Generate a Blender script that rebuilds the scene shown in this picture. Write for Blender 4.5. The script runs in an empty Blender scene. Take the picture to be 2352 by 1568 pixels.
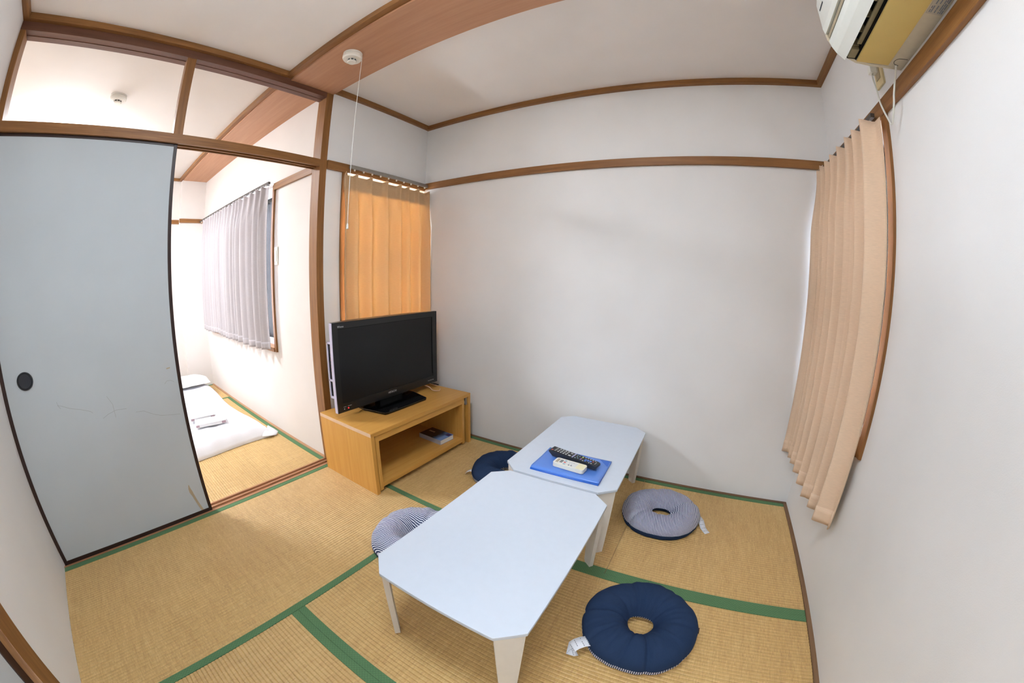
import bpy, bmesh, math, random
from mathutils import Vector, Matrix, noise
random.seed(7)
PI = math.pi
scn = bpy.context.scene
COL = scn.collection

# ------------------------------------------------------------------ camera (fisheye lens, fitted to the photo)
CAM = (1.92254, 0.36843, 1.13867)
AZ, EL, ROLL = (math.radians(a) for a in (119.40189, -9.90874, 1.43182))
fw = Vector((math.cos(EL)*math.cos(AZ), math.cos(EL)*math.sin(AZ), math.sin(EL)))
rt = fw.cross(Vector((0, 0, 1))).normalized()
up = rt.cross(fw)
rt, up = rt*math.cos(ROLL)+up*math.sin(ROLL), up*math.cos(ROLL)-rt*math.sin(ROLL)
cam_d = bpy.data.cameras.new('camera')
cam = bpy.data.objects.new('camera', cam_d)
COL.objects.link(cam)
cam.matrix_world = Matrix(((rt.x, up.x, -fw.x, CAM[0]), (rt.y, up.y, -fw.y, CAM[1]), (rt.z, up.z, -fw.z, CAM[2]), (0, 0, 0, 1)))
cam_d.type = 'PANO'
cam_d.panorama_type = 'FISHEYE_LENS_POLYNOMIAL'
cam_d.sensor_fit = 'HORIZONTAL'
cam_d.sensor_width, cam_d.sensor_height = 36.0, 24.0
U = 2352/36.0/1000.0
cam_d.fisheye_fov = PI
cam_d.fisheye_polynomial_k0 = 0.0
cam_d.fisheye_polynomial_k1 = -1.18178463*U
cam_d.fisheye_polynomial_k2 = 0.0
cam_d.fisheye_polynomial_k3 = 0.07881357*U**3
cam_d.fisheye_polynomial_k4 = -0.01290725*U**4
cam_d.clip_start = 0.01
scn.camera = cam

# ------------------------------------------------------------------ daylight and exposure
world = bpy.data.worlds.new('overcast_sky')
scn.world = world
world.use_nodes = True
bg = world.node_tree.nodes['Background']
bg.inputs[0].default_value = (0.86, 0.93, 1.0, 1)
bg.inputs[1].default_value = 58.0
vs = scn.view_settings
vs.view_transform = 'Standard'
vs.look = 'None'
vs.gamma = 1.0
vs.exposure = 0.0
vs.use_curve_mapping = False
LAMP, LAMP_BED = 33.0, 124.0           # glow of the two ceiling lamps' diffusers

def area(name, loc, rot, sx, sy, power, color=(1, 1, 1), portal=False):
    d = bpy.data.lights.new(name, 'AREA')
    d.shape = 'RECTANGLE'
    d.size, d.size_y = sx, sy
    d.energy = power
    d.color = color
    if portal:
        d.cycles.is_portal = True
    o = bpy.data.objects.new(name, d)
    o.location = loc
    o.rotation_euler = rot
    COL.objects.link(o)
    return o

# room dimensions (metres)
D, W, L = 2.405, 2.579, -0.136        # back wall y, right wall x, left wall y
ZC = 2.292                            # ceiling
ZB = 2.253                            # underside of the beam
Y2 = 1.515                            # bedroom window wall
XF = -2.70                            # bedroom far wall
YB = -1.30                            # bedroom hidden side
PT = 0.085                            # thickness of the sliding-door partition

area('daylight_curtain_window', (-0.08, 2.05, 1.2), (0, -PI/2, 0), 1.15, 0.68, 1, portal=True)
area('daylight_side_window', (W+0.09, 2.05, 1.2), (0, PI/2, 0), 1.15, 0.68, 1, portal=True)
area('daylight_bedroom_side_window', (-1.53, Y2+0.09, 1.21), (-PI/2, 0, 0), 1.75, 1.1, 1, portal=True)

# ------------------------------------------------------------------ materials
def lin(c):
    return tuple(((v/255)/12.92 if v/255 <= 0.04045 else ((v/255+0.055)/1.055)**2.4) for v in c)

class NT:
    def __init__(s, name):
        s.m = bpy.data.materials.new(name)
        s.m.use_nodes = True
        s.t = s.m.node_tree
        s.b = s.t.nodes['Principled BSDF']
        s.out = s.t.nodes['Material Output']
    def n(s, typ, **kw):
        x = s.t.nodes.new(typ)
        for k, v in kw.items():
            setattr(x, k, v)
        return x
    def l(s, a, b):
        s.t.links.new(a, b)
    def coord(s, scale=(1, 1, 1), kind='Object'):
        tc = s.n('ShaderNodeTexCoord')
        mp = s.n('ShaderNodeMapping')
        mp.inputs['Scale'].default_value = scale
        s.l(tc.outputs[kind], mp.inputs['Vector'])
        return mp.outputs['Vector']
    def noise(s, vec, scale=1.0, detail=3.0, rough=0.5):
        x = s.n('ShaderNodeTexNoise')
        x.inputs['Scale'].default_value = scale
        x.inputs['Detail'].default_value = detail
        x.inputs['Roughness'].default_value = rough
        s.l(vec, x.inputs['Vector'])
        return x.outputs['Fac']
    def ramp(s, fac, stops):
        x = s.n('ShaderNodeValToRGB')
        e = x.color_ramp.elements
        while len(e) < len(stops):
            e.new(0.5)
        for i, (p, c) in enumerate(stops):
            e[i].position = p
            e[i].color = (c[0], c[1], c[2], 1)
        s.l(fac, x.inputs['Fac'])
        return x.outputs['Color']
    def bump(s, h, strength=0.3, dist=0.001):
        x = s.n('ShaderNodeBump')
        x.inputs['Strength'].default_value = strength
        x.inputs['Distance'].default_value = dist
        s.l(h, x.inputs['Height'])
        s.l(x.outputs['Normal'], s.b.inputs['Normal'])
        return x
    def math(s, op, a, b=None):
        x = s.n('ShaderNodeMath', operation=op)
        for i, v in enumerate((a, b)):
            if v is None:
                continue
            if isinstance(v, (int, float)):
                x.inputs[i].default_value = v
            else:
                s.l(v, x.inputs[i])
        return x.outputs[0]

def plain(name, c, rough=0.5, spec=0.5, metal=0.0, emit=None, var=0.04, nscale=40):
    t = NT(name)
    c = lin(c)
    f = t.noise(t.coord(), nscale, 3)
    lo = tuple(v*(1-var) for v in c); hi = tuple(min(1, v*(1+var)) for v in c)
    t.l(t.ramp(f, [(0.3, lo), (0.7, hi)]), t.b.inputs['Base Color'])
    t.b.inputs['Roughness'].default_value = rough
    t.b.inputs['Specular IOR Level'].default_value = spec
    t.b.inputs['Metallic'].default_value = metal
    if emit:
        t.b.inputs['Emission Color'].default_value = (*lin(emit[0]), 1)
        t.b.inputs['Emission Strength'].default_value = emit[1]
    return t.m

def wallpaper(name, c, bump=0.25, scale=320):
    t = NT(name)
    c = lin(c)
    v = t.coord()
    f = t.noise(v, scale, 4, 0.65)
    g = t.noise(v, 3, 2)
    t.l(t.ramp(g, [(0.3, tuple(x*0.97 for x in c)), (0.7, tuple(min(1, x*1.02) for x in c))]), t.b.inputs['Base Color'])
    t.b.inputs['Roughness'].default_value = 0.75
    t.b.inputs['Specular IOR Level'].default_value = 0.25
    t.bump(f, bump, 0.0012)
    return t.m

def wood(name, c1, c2, axis, rough=0.45, spec=0.35, scale=60, knots=True):
    t = NT(name)
    s = [1.0, 1.0, 1.0]
    s['xyz'.index(axis)] = 0.045
    v = t.coord(tuple(s))
    f = t.noise(v, scale, 5, 0.6)
    g = t.noise(v, scale*5, 2, 0.5)
    mix = t.math('ADD', t.math('MULTIPLY', f, 0.75), t.math('MULTIPLY', g, 0.25))
    a, b = lin(c1), lin(c2)
    t.l(t.ramp(mix, [(0.3, a), (0.68, b)]), t.b.inputs['Base Color'])
    t.b.inputs['Roughness'].default_value = rough
    t.b.inputs['Specular IOR Level'].default_value = spec
    t.bump(mix, 0.08, 0.0006)
    return t.m

def fabric(name, c, weave=(900, 900, 900), transl=None, var=0.10, rough=0.9, header=None):
    t = NT(name)
    c = lin(c)
    v = t.coord(weave)
    f = t.noise(v, 1.0, 2)
    lo = tuple(x*(1-var) for x in c); hi = tuple(min(1, x*(1+var)) for x in c)
    t.l(t.ramp(f, [(0.3, lo), (0.7, hi)]), t.b.inputs['Base Color'])
    t.b.inputs['Roughness'].default_value = rough
    t.b.inputs['Specular IOR Level'].default_value = 0.1
    t.bump(f, 0.25, 0.0006)
    if transl:
        tr = t.n('ShaderNodeBsdfTranslucent')
        tr.inputs['Color'].default_value = (*lin(transl[0]), 1)
        mx = t.n('ShaderNodeMixShader')
        mx.inputs[0].default_value = transl[1]
        t.l(t.b.outputs[0], mx.inputs[1])
        t.l(tr.outputs[0], mx.inputs[2])
        t.l(mx.outputs[0], t.out.inputs['Surface'])
    return t.m

M = {}
M['wall'] = wallpaper('woven_wallpaper', (236, 235, 234))
M['wall_bed'] = wallpaper('bedroom_wallpaper', (226, 219, 213))
M['ceil'] = wallpaper('ceiling_paper', (237, 231, 226), 0.2, 260)
for ax in 'xyz':
    M['trim_'+ax] = wood('trim_wood_'+ax, (112, 72, 36), (150, 104, 58), ax)
    M['pale_'+ax] = wood('beech_veneer_'+ax, (200, 144, 66), (214, 162, 84), ax, 0.42, 0.4)
M['beam'] = wood('beam_veneer', (176, 128, 98), (192, 146, 114), 'x', 0.5, 0.3, 45)
M['sill'] = wood('sill_wood', (150, 100, 68), (186, 138, 100), 'y', 0.5)
M['strip'] = wood('floor_edge_wood', (96, 66, 44), (124, 90, 62), 'x', 0.6)
M['dark'] = plain('dark_lacquer', (46, 28, 24), 0.4, 0.4)
M['fusuma'] = wallpaper('sliding_door_paper', (192, 198, 202), 0.12, 400)
M['pull'] = plain('black_pull', (22, 24, 30), 0.45, 0.4)
M['pull_in'] = plain('black_pull_inner', (34, 36, 44), 0.35, 0.4)
M['white_lam'] = plain('white_laminate', (208, 217, 229), 0.25, 0.5, var=0.01)
M['white_leg'] = plain('white_painted_leg', (226, 220, 212), 0.45, 0.4, var=0.02)
M['edge'] = plain('white_edge_band', (238, 230, 238), 0.4, 0.4, var=0.01)
M['hinge'] = plain('brown_hinge', (90, 70, 56), 0.5, 0.4)
M['tv_black'] = plain('tv_bezel_black', (14, 14, 15), 0.3, 0.5)
M['tv_gloss'] = plain('tv_gloss_black', (6, 6, 8), 0.08, 0.5)
M['tv_screen'] = plain('tv_screen_glass', (12, 12, 13), 0.3, 0.35)
M['tv_groove'] = plain('tv_groove_black', (3, 3, 3), 0.6, 0.2)
M['tv_side'] = plain('tv_side_silver', (196, 190, 212), 0.35, 0.5)
M['silver'] = plain('silver_print', (188, 188, 190), 0.4, 0.5)
M['led_red'] = plain('red_standby_lamp', (255, 30, 40), 0.4, 0.5, emit=((255, 30, 45), 4.0))
M['led_white'] = plain('white_indicator', (220, 220, 230), 0.4, 0.5)
M['plastic'] = plain('white_plastic', (232, 228, 218), 0.4, 0.45, var=0.01)
M['plastic_dark'] = plain('vent_dark', (70, 72, 70), 0.6, 0.3)
M['ac_white'] = plain('ac_white', (232, 236, 230), 0.3, 0.5, var=0.01)
M['ac_body'] = plain('ac_cream', (206, 196, 172), 0.5, 0.4, var=0.03)
M['ac_yellow'] = plain('ac_yellowed_flap', (206, 178, 104), 0.5, 0.35, var=0.05, nscale=6)
M['ac_dark'] = plain('ac_outlet_dark', (20, 18, 18), 0.7, 0.2)
M['ac_vane'] = plain('ac_vane', (150, 138, 106), 0.6, 0.3)
M['ac_trim'] = plain('ac_slit', (176, 164, 140), 0.5, 0.3)
M['cord'] = plain('white_cord', (226, 226, 218), 0.5, 0.4)
M['outlet'] = plain('outlet_cream', (224, 206, 160), 0.4, 0.4)
M['rail'] = plain('rail_metal', (150, 146, 140), 0.35, 0.5, metal=0.6)
M['rail_dark'] = plain('rail_dark', (60, 52, 46), 0.4, 0.5)
M['alu'] = plain('window_aluminium', (196, 198, 204), 0.4, 0.5, metal=0.3)
M['navy'] = fabric('navy_denim', (38, 54, 82), (1400, 1400, 1400), var=0.25)
M['tag'] = plain('care_label_white', (228, 230, 236), 0.7, 0.2, var=0.01)
M['print'] = plain('grey_print', (120, 124, 132), 0.7, 0.2)
M['print_dark'] = plain('dark_print', (40, 48, 60), 0.7, 0.2)
M['brown_tab'] = plain('brown_leather_tab', (70, 48, 40), 0.6, 0.3)
M['cur_orange'] = fabric('curtain_peach_backlit', (214, 180, 140), (60, 60, 1200), ((252, 212, 146), 0.15), 0.07)
M['cur_header'] = fabric('curtain_header_tape', (206, 176, 142), (60, 60, 1200), ((200, 150, 100), 0.02), 0.05)
M['cur_beige'] = fabric('curtain_beige', (230, 202, 174), (60, 60, 1200), ((235, 190, 140), 0.05), 0.07)
M['cur_grey'] = fabric('curtain_grey_lilac', (188, 182, 184), (60, 60, 900), ((200, 195, 200), 0.01), 0.05)
M['linen'] = fabric('white_cotton', (240, 240, 244), (300, 300, 300), None, 0.02)
M['towel'] = fabric('white_towel', (242, 240, 240), (700, 700, 700), None, 0.05)
M['towel_hem_shade'] = fabric('towel_hem_shade', (176, 150, 156), (300, 300, 300), None, 0.2)  # hem tone darkened to carry the shade of the fold
M['blue'] = plain('blue_folder_cover', (90, 136, 220), 0.25, 0.5, var=0.02, nscale=12)
M['blue_dk'] = plain('blue_folder_spine', (40, 100, 200), 0.2, 0.5, var=0.02)
M['paper'] = plain('page_edges', (222, 218, 210), 0.8, 0.2, var=0.05, nscale=300)
M['rc_black'] = plain('remote_black', (38, 42, 50), 0.4, 0.45)
M['rc_face'] = plain('remote_face_black', (16, 18, 20), 0.35, 0.45)
M['rc_white'] = plain('remote_cream', (236, 234, 220), 0.4, 0.45, var=0.01)
M['rc_cover'] = plain('remote_yellowed_cover', (232, 224, 186), 0.45, 0.4, var=0.02)
M['rc_face_w'] = plain('remote_face_white', (222, 222, 218), 0.4, 0.4, var=0.01)
M['lcd'] = plain('remote_display', (138, 142, 140), 0.25, 0.5)
M['key_grey'] = plain('key_grey', (205, 208, 210), 0.5, 0.3)
M['key_red'] = plain('key_red', (216, 90, 90), 0.5, 0.3)
M['key_blue'] = plain('key_blue', (90, 130, 215), 0.5, 0.3)
M['key_green'] = plain('key_green', (90, 180, 110), 0.5, 0.3)
M['key_yellow'] = plain('key_yellow', (235, 215, 110), 0.5, 0.3)
M['key_teal'] = plain('key_teal', (140, 178, 196), 0.5, 0.3)
M['key_lilac'] = plain('key_lilac', (170, 172, 210), 0.5, 0.3)
M['cable_black'] = plain('black_cable', (18, 18, 18), 0.5, 0.4)
M['cable_pink'] = plain('pale_pink_cable', (220, 186, 160), 0.5, 0.4)
M['stain'] = plain('torn_paper_brown', (184, 168, 142), 0.8, 0.1)
M['scratch'] = plain('pencil_scratch', (162, 166, 166), 0.8, 0.1)
M['concrete'] = plain('outside_wall_grey', (198, 204, 216), 0.9, 0.2, var=0.1, nscale=3)
M['kitchen'] = plain('kitchen_wall', (232, 234, 236), 0.7, 0.2)
M['boards'] = wood('kitchen_boards', (150, 110, 74), (176, 134, 96), 'x')

def glass_mat():
    t = NT('window_glass')
    tr = t.n('ShaderNodeBsdfTransparent')
    tr.inputs[0].default_value = (0.96, 0.98, 1, 1)
    gl = t.n('ShaderNodeBsdfGlossy')
    gl.inputs['Roughness'].default_value = 0.02
    lw = t.n('ShaderNodeFresnel')
    mx = t.n('ShaderNodeMixShader')
    t.l(lw.outputs[0], mx.inputs[0])
    t.l(tr.outputs[0], mx.inputs[1])
    t.l(gl.outputs[0], mx.inputs[2])
    t.l(mx.outputs[0], t.out.inputs['Surface'])
    return t.m
M['glass'] = glass_mat()

def tatami_mat(name, axis):
    """straw colour; the ribs are geometry, the single rushes are relief and colour"""
    t = NT(name)
    tc = t.n('ShaderNodeTexCoord')
    sp = t.n('ShaderNodeSeparateXYZ')
    t.l(tc.outputs['Object'], sp.inputs[0])
    al, ac = (sp.outputs[0], sp.outputs[1]) if axis == 'x' else (sp.outputs[1], sp.outputs[0])
    row = t.math('FLOOR', t.math('DIVIDE', ac, 0.0145))
    cmb = t.n('ShaderNodeCombineXYZ')
    t.l(t.math('MULTIPLY', al, 190.0), cmb.inputs[0])
    t.l(t.math('MULTIPLY', row, 3.7), cmb.inputs[1])
    rush = t.noise(cmb.outputs[0], 1.0, 2, 0.6)
    cmb2 = t.n('ShaderNodeCombineXYZ')
    t.l(t.math('MULTIPLY', al, 55.0), cmb2.inputs[0])
    t.l(t.math('MULTIPLY', ac, 5.0), cmb2.inputs[1])
    streak = t.noise(cmb2.outputs[0], 1.0, 3, 0.6)
    big = t.noise(tc.outputs['Object'], 2.2, 3)
    f = t.math('ADD', t.math('ADD', t.math('MULTIPLY', rush, 0.5), t.math('MULTIPLY', streak, 0.3)), t.math('MULTIPLY', big, 0.2))
    t.l(t.ramp(f, [(0.32, lin((176, 136, 76))), (0.52, lin((199, 162, 98))), (0.70, lin((216, 183, 122)))]), t.b.inputs['Base Color'])
    # the rushes are fine glossy cylinders lying across the mat: highlights spread along its length
    t.b.inputs['Roughness'].default_value = 0.60
    t.b.inputs['Specular IOR Level'].default_value = 0.9
    t.b.inputs['Anisotropic'].default_value = 0.8
    t.b.inputs['Coat Weight'].default_value = 0.5
    t.b.inputs['Coat Roughness'].default_value = 0.55
    tg = t.n('ShaderNodeCombineXYZ')
    tg.inputs[0 if axis == 'x' else 1].default_value = 1.0
    t.l(tg.outputs[0], t.b.inputs['Tangent'])
    t.bump(rush, 0.35, 0.0015)
    return t.m
M['tatami_x'] = tatami_mat('tatami_rush_x', 'x')
M['tatami_y'] = tatami_mat('tatami_rush_y', 'y')

def heri_mat():
    t = NT('green_border_cloth')
    tc = t.n('ShaderNodeTexCoord')
    sp = t.n('ShaderNodeSeparateXYZ')
    t.l(tc.outputs['Object'], sp.inputs[0])
    a = t.math('SINE', t.math('MULTIPLY', t.math('ADD', sp.outputs[0], sp.outputs[1]), 520.0))
    b = t.math('SINE', t.math('MULTIPLY', t.math('SUBTRACT', sp.outputs[0], sp.outputs[1]), 520.0))
    d = t.math('MAXIMUM', a, b)
    f = t.noise(tc.outputs['Object'], 900, 2)
    g = t.math('ADD', t.math('MULTIPLY', t.math('GREATER_THAN', d, 0.93), -0.25), f)
    t.l(t.ramp(g, [(0.2, lin((72, 104, 72))), (0.6, lin((96, 132, 92)))]), t.b.inputs['Base Color'])
    t.b.inputs['Roughness'].default_value = 0.8
    t.b.inputs['Specular IOR Level'].default_value = 0.2
    t.bump(f, 0.3, 0.0006)
    return t.m
M['heri'] = heri_mat()

def stripe_mat():
    t = NT('navy_white_stripe_cloth')
    tc = t.n('ShaderNodeTexCoord')
    sp = t.n('ShaderNodeSeparateXYZ')
    t.l(tc.outputs['UV'], sp.inputs[0])
    s = t.math('FRACT', t.math('MULTIPLY', sp.outputs[0], 1/0.0076))
    k = t.math('GREATER_THAN', s, 0.5)
    mx = t.n('ShaderNodeMix', data_type='RGBA')
    t.l(k, mx.inputs[0])
    mx.inputs[6].default_value = (*lin((50, 62, 98)), 1)
    mx.inputs[7].default_value = (*lin((222, 224, 236)), 1)
    t.l(mx.outputs[2], t.b.inputs['Base Color'])
    t.b.inputs['Roughness'].default_value = 0.9
    t.b.inputs['Specular IOR Level'].default_value = 0.1
    f = t.noise(t.coord((1400, 1400, 1400)), 1, 2)
    t.bump(f, 0.2, 0.0005)
    return t.m
M['stripe'] = stripe_mat()

def cover_mat():
    """printed paperback cover: dark photo, maroon end, pale blue end, dark blue badge"""
    t = NT('paperback_cover_print')
    v = t.coord()
    sp = t.n('ShaderNodeSeparateXYZ')
    t.l(v, sp.inputs[0])
    f = t.math('ADD', t.math('MULTIPLY', sp.outputs[0], 4.6), t.math('MULTIPLY', t.noise(v, 25, 3), 0.25))
    t.l(t.ramp(t.math('ADD', f, 0.4), [(0.08, lin((72, 26, 34))), (0.35, lin((40, 30, 30))), (0.62, lin((52, 56, 64))), (0.85, lin((120, 150, 196)))]), t.b.inputs['Base Color'])
    t.b.inputs['Roughness'].default_value = 0.25
    return t.m
M['cover'] = cover_mat()

# ------------------------------------------------------------------ mesh helpers
OFF = {}
def mk(name, bm, mat, parent=None, smooth=False, world=True, bevel=0, uv=None):
    """one mesh object; vertices are given in world metres when world=True, else local to the parent"""
    if bevel:
        bmesh.ops.bevel(bm, geom=[e for e in bm.edges], offset=bevel, segments=2, profile=0.7, affect='EDGES', clamp_overlap=True)
    me = bpy.data.meshes.new(name)
    if parent is not None and world:
        o0 = OFF.get(parent.name, Vector((0, 0, 0)))
        for v in bm.verts:
            v.co -= o0
    bmesh.ops.recalc_face_normals(bm, faces=bm.faces[:])
    bm.to_mesh(me)
    bm.free()
    for m in (mat if isinstance(mat, (list, tuple)) else [mat]):
        me.materials.append(M[m] if isinstance(m, str) else m)
    if smooth:
        for p in me.polygons:
            p.use_smooth = True
    o = bpy.data.objects.new(name, me)
    COL.objects.link(o)
    if parent is not None:
        o.parent = parent
        OFF[o.name] = OFF.get(parent.name, Vector((0, 0, 0))).copy()
    return o

def root(name, loc, label, cat, group=None, rz=0.0, kind=None):
    o = bpy.data.objects.new(name, None)
    o.empty_display_size = 0.05
    o.location = loc
    o.rotation_euler = (0, 0, rz)
    COL.objects.link(o)
    OFF[o.name] = Vector(loc)
    tag(o, label, cat, group, kind)
    return o

def tag(o, label=None, cat=None, group=None, kind=None):
    if label: o['label'] = label
    if cat: o['category'] = cat
    if group: o['group'] = group
    if kind: o['kind'] = kind
    return o

def box(bm, x0, x1, y0, y1, z0, z1):
    v = [bm.verts.new(p) for p in ((x0, y0, z0), (x1, y0, z0), (x1, y1, z0), (x0, y1, z0), (x0, y0, z1), (x1, y0, z1), (x1, y1, z1), (x0, y1, z1))]
    for f in ((3, 2, 1, 0), (4, 5, 6, 7), (0, 1, 5, 4), (1, 2, 6, 5), (2, 3, 7, 6), (3, 0, 4, 7)):
        bm.faces.new([v[i] for i in f])
    return bm

def B(*a):
    return box(bmesh.new(), *a)

def BB(*boxes):
    bm = bmesh.new()
    for b in boxes:
        box(bm, *b)
    return bm

def prism(poly, a0, a1, plane):
    """extrude a polygon; plane 'xz' along y, 'xy' along z, 'yz' along x"""
    bm = bmesh.new()
    def p3(p, a):
        return (p[0], a, p[1]) if plane == 'xz' else ((p[0], p[1], a) if plane == 'xy' else (a, p[0], p[1]))
    lo = [bm.verts.new(p3(p, a0)) for p in poly]
    hi = [bm.verts.new(p3(p, a1)) for p in poly]
    n = len(poly)
    bm.faces.new(lo)
    bm.faces.new(hi[::-1])
    for i in range(n):
        bm.faces.new((lo[i], lo[(i+1) % n], hi[(i+1) % n], hi[i]))
    return bm

def lathe(profile, c, n=32, axis='z'):
    bm = bmesh.new()
    rings = []
    for r, h in profile:
        ring = []
        for k in range(n):
            a = 2*PI*k/n
            x, y = r*math.cos(a), r*math.sin(a)
            p = (c[0]+x, c[1]+y, c[2]+h) if axis == 'z' else (c[0]+h, c[1]+x, c[2]+y)
            ring.append(bm.verts.new(p))
        rings.append(ring)
    for i in range(len(rings)-1):
        for k in range(n):
            bm.faces.new((rings[i][k], rings[i][(k+1) % n], rings[i+1][(k+1) % n], rings[i+1][k]))
    bm.faces.new(rings[0])
    bm.faces.new(rings[-1][::-1])
    return bm

def tube(pts, r, n=8, smooth_pts=0):
    pts = [Vector(p) for p in pts]
    if smooth_pts:
        q = []
        m = len(pts)
        for i in range(m-1):
            p0, p1, p2, p3 = pts[max(i-1, 0)], pts[i], pts[i+1], pts[min(i+2, m-1)]
            for k in range(smooth_pts):
                t = k/smooth_pts
                q.append(0.5*((2*p1)+(p2-p0)*t+(2*p0-5*p1+4*p2-p3)*t*t+(3*p1-p0-3*p2+p3)*t**3))
        q.append(pts[-1])
        pts = q
    bm = bmesh.new()
    rings = []
    ref = Vector((0.31, 0.2, 0.93))
    for i, p in enumerate(pts):
        d = (pts[min(i+1, len(pts)-1)]-pts[max(i-1, 0)]).normalized()
        a = d.cross(ref).normalized()
        b = d.cross(a)
        rings.append([bm.verts.new(p+a*r*math.cos(2*PI*k/n)+b*r*math.sin(2*PI*k/n)) for k in range(n)])
    for i in range(len(rings)-1):
        for k in range(n):
            bm.faces.new((rings[i][k], rings[i][(k+1) % n], rings[i+1][(k+1) % n], rings[i+1][k]))
    bm.faces.new(rings[0][::-1])
    bm.faces.new(rings[-1])
    return bm

def grid(nu, nv, fn):
    bm = bmesh.new()
    vv = [[bm.verts.new(fn(i/nu, j/nv)) for j in range(nv+1)] for i in range(nu+1)]
    for i in range(nu):
        for j in range(nv):
            bm.faces.new((vv[i][j], vv[i+1][j], vv[i+1][j+1], vv[i][j+1]))
    return bm

def text_bm(body, size, place, extrude=0.0003):
    """flat lettering as a mesh; place(x, y, h) gives the position of a letter point"""
    cu = bpy.data.curves.new('lettering', 'FONT')
    cu.body = body
    cu.size = size
    cu.extrude = extrude
    cu.resolution_u = 3
    cu.align_x = 'CENTER'
    o = bpy.data.objects.new('lettering', cu)
    COL.objects.link(o)
    dg = bpy.context.evaluated_depsgraph_get()
    me = bpy.data.meshes.new_from_object(o.evaluated_get(dg))
    bm = bmesh.new()
    bm.from_mesh(me)
    for v in bm.verts:
        v.co = Vector(place(v.co.x, v.co.y, v.co.z))
    bpy.data.objects.remove(o)
    bpy.data.curves.remove(cu)
    bpy.data.meshes.remove(me)
    return bm

def S(name, bm, mat, label=None, cat=None, **kw):
    o = mk(name, bm, mat, **kw)
    o['kind'] = 'structure'
    if label: o['label'] = label
    if cat: o['category'] = cat
    return o

# ------------------------------------------------------------------ room shell
S('wall_back', B(-0.1, W+0.12, D, D+0.12, -0.05, 2.42), 'wall', 'plain white papered back wall behind the low tables', 'wall')
WR = (1.706, 2.398, 0.625, 1.786)     # right window opening y0 y1 z0 z1
S('wall_right', BB((W, W+0.12, L-0.1, WR[0], -0.05, 2.42), (W, W+0.12, WR[1], D, -0.05, 2.42), (W, W+0.12, WR[0], WR[1], -0.05, WR[2]), (W, W+0.12, WR[0], WR[1], WR[3], 2.42)), 'wall', 'white papered wall carrying the air conditioner', 'wall')
WP = (1.692, 2.398, 0.625, 1.786)     # orange curtain window opening
S('wall_partition', BB((-0.1, 0, 1.546, WP[0], -0.05, 2.42), (-0.1, 0, WP[1], D, -0.05, 2.42), (-0.1, 0, WP[0], WP[1], -0.05, WP[2]), (-0.1, 0, WP[0], WP[1], WP[3], 2.42), (-PT, 0, L-0.1, 1.546, ZC, 2.42)), 'wall', 'narrow white wall with the peach curtain beside the sliding door', 'wall')
S('wall_left', BB((-PT, 0.845, L-0.1, L, -0.05, 2.42), (0.845, 2.50, L-0.1, L, 1.83, 2.42), (2.50, W, L-0.1, L, -0.05, 2.42)), 'wall', 'white papered wall beside the closed sliding door', 'wall')
S('ceiling', B(0, W, L, D, ZC, 2.40), 'ceil', 'off-white papered ceiling of the sitting room', 'ceiling')
fl = S('floor', B(-PT, W+0.02, L, D, -0.08, -0.055), 'boards', 'tatami floor of the sitting room with green cloth borders', 'floor')

def tatami(parent, x0, x1, y0, y1, axis, borders):
    """one mat: straw slab with real ribs; borders = names of edges with cloth"""
    z0, zt, hw = -0.05, 0.0, 0.030
    g, gl = 0.0003, 0.0008
    if axis == 'x':
        x0 += gl; x1 -= gl; y0 += g; y1 -= g
    else:
        x0 += g; x1 -= g; y0 += gl; y1 -= gl
    bm = bmesh.new()
    a0, a1 = (y0, y1) if axis == 'x' else (x0, x1)     # across
    l0, l1 = (x0, x1) if axis == 'x' else (y0, y1)     # along
    pitch = 0.0145
    n = max(1, round((a1-a0)/pitch))
    pts = []
    for i in range(n):
        for k, h in ((0.0, -0.0022), (0.10, -0.0008), (0.28, 0.0), (0.72, 0.0), (0.90, -0.0008)):
            pts.append((a0+(a1-a0)*(i+k)/n, zt+h))
    pts.append((a1, zt-0.0022))
    prof = [(a0, z0)]+pts+[(a1, z0)]
    lo, hi = [], []
    for a, z in prof:
        lo.append(bm.verts.new((l0, a, z) if axis == 'x' else (a, l0, z)))
        hi.append(bm.verts.new((l1, a, z) if axis == 'x' else (a, l1, z)))
    for i in range(len(prof)-1):
        bm.faces.new((lo[i], hi[i], hi[i+1], lo[i+1]))
    bm.faces.new((lo[0], lo[-1], hi[-1], hi[0]))
    bm.faces.new(lo)
    bm.faces.new(hi[::-1])
    m = mk('tatami_mat', bm, 'tatami_'+axis, parent)
    for e in borders:
        if axis == 'x':
            yy = (y0, y0+hw) if e == 'lo' else (y1-hw, y1)
            b = B(x0+0.0005, x1-0.0005, yy[0], yy[1], z0+0.01, zt+0.0016)
        else:
            xx = (x0, x0+hw) if e == 'lo' else (x1-hw, x1)
            b = B(xx[0], xx[1], y0+0.0005, y1-0.0005, z0+0.01, zt+0.0016)
        mk('border_cloth', b, 'heri', m, bevel=0.0008)
    return m

SX, SY, TY = 1.723, 1.5327, 0.7004
DE, WE = D-0.020, W-0.020
tatami(fl, 0.0, 0.88, L, SY, 'y', ('lo', 'hi'))
tatami(fl, 0.0, SX, SY, DE, 'x', ('lo', 'hi'))
tatami(fl, SX, WE, SY, DE, 'x', ('lo', 'hi'))
tatami(fl, 0.88, WE, TY, SY, 'x', ('lo', 'hi'))
tatami(fl, 0.88, WE, L, TY, 'x', ('lo', 'hi'))
S('baseboard_back', B(0, W, DE, D, -0.05, 0.004), 'strip', 'thin brown edge strip under the back wall', 'trim')
S('baseboard_right', B(WE, W, L, DE, -0.05, 0.004), wood('floor_edge_wood_y', (104, 76, 50), (136, 104, 74), 'y', 0.6), 'thin brown edge strip under the right wall', 'trim')

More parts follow.
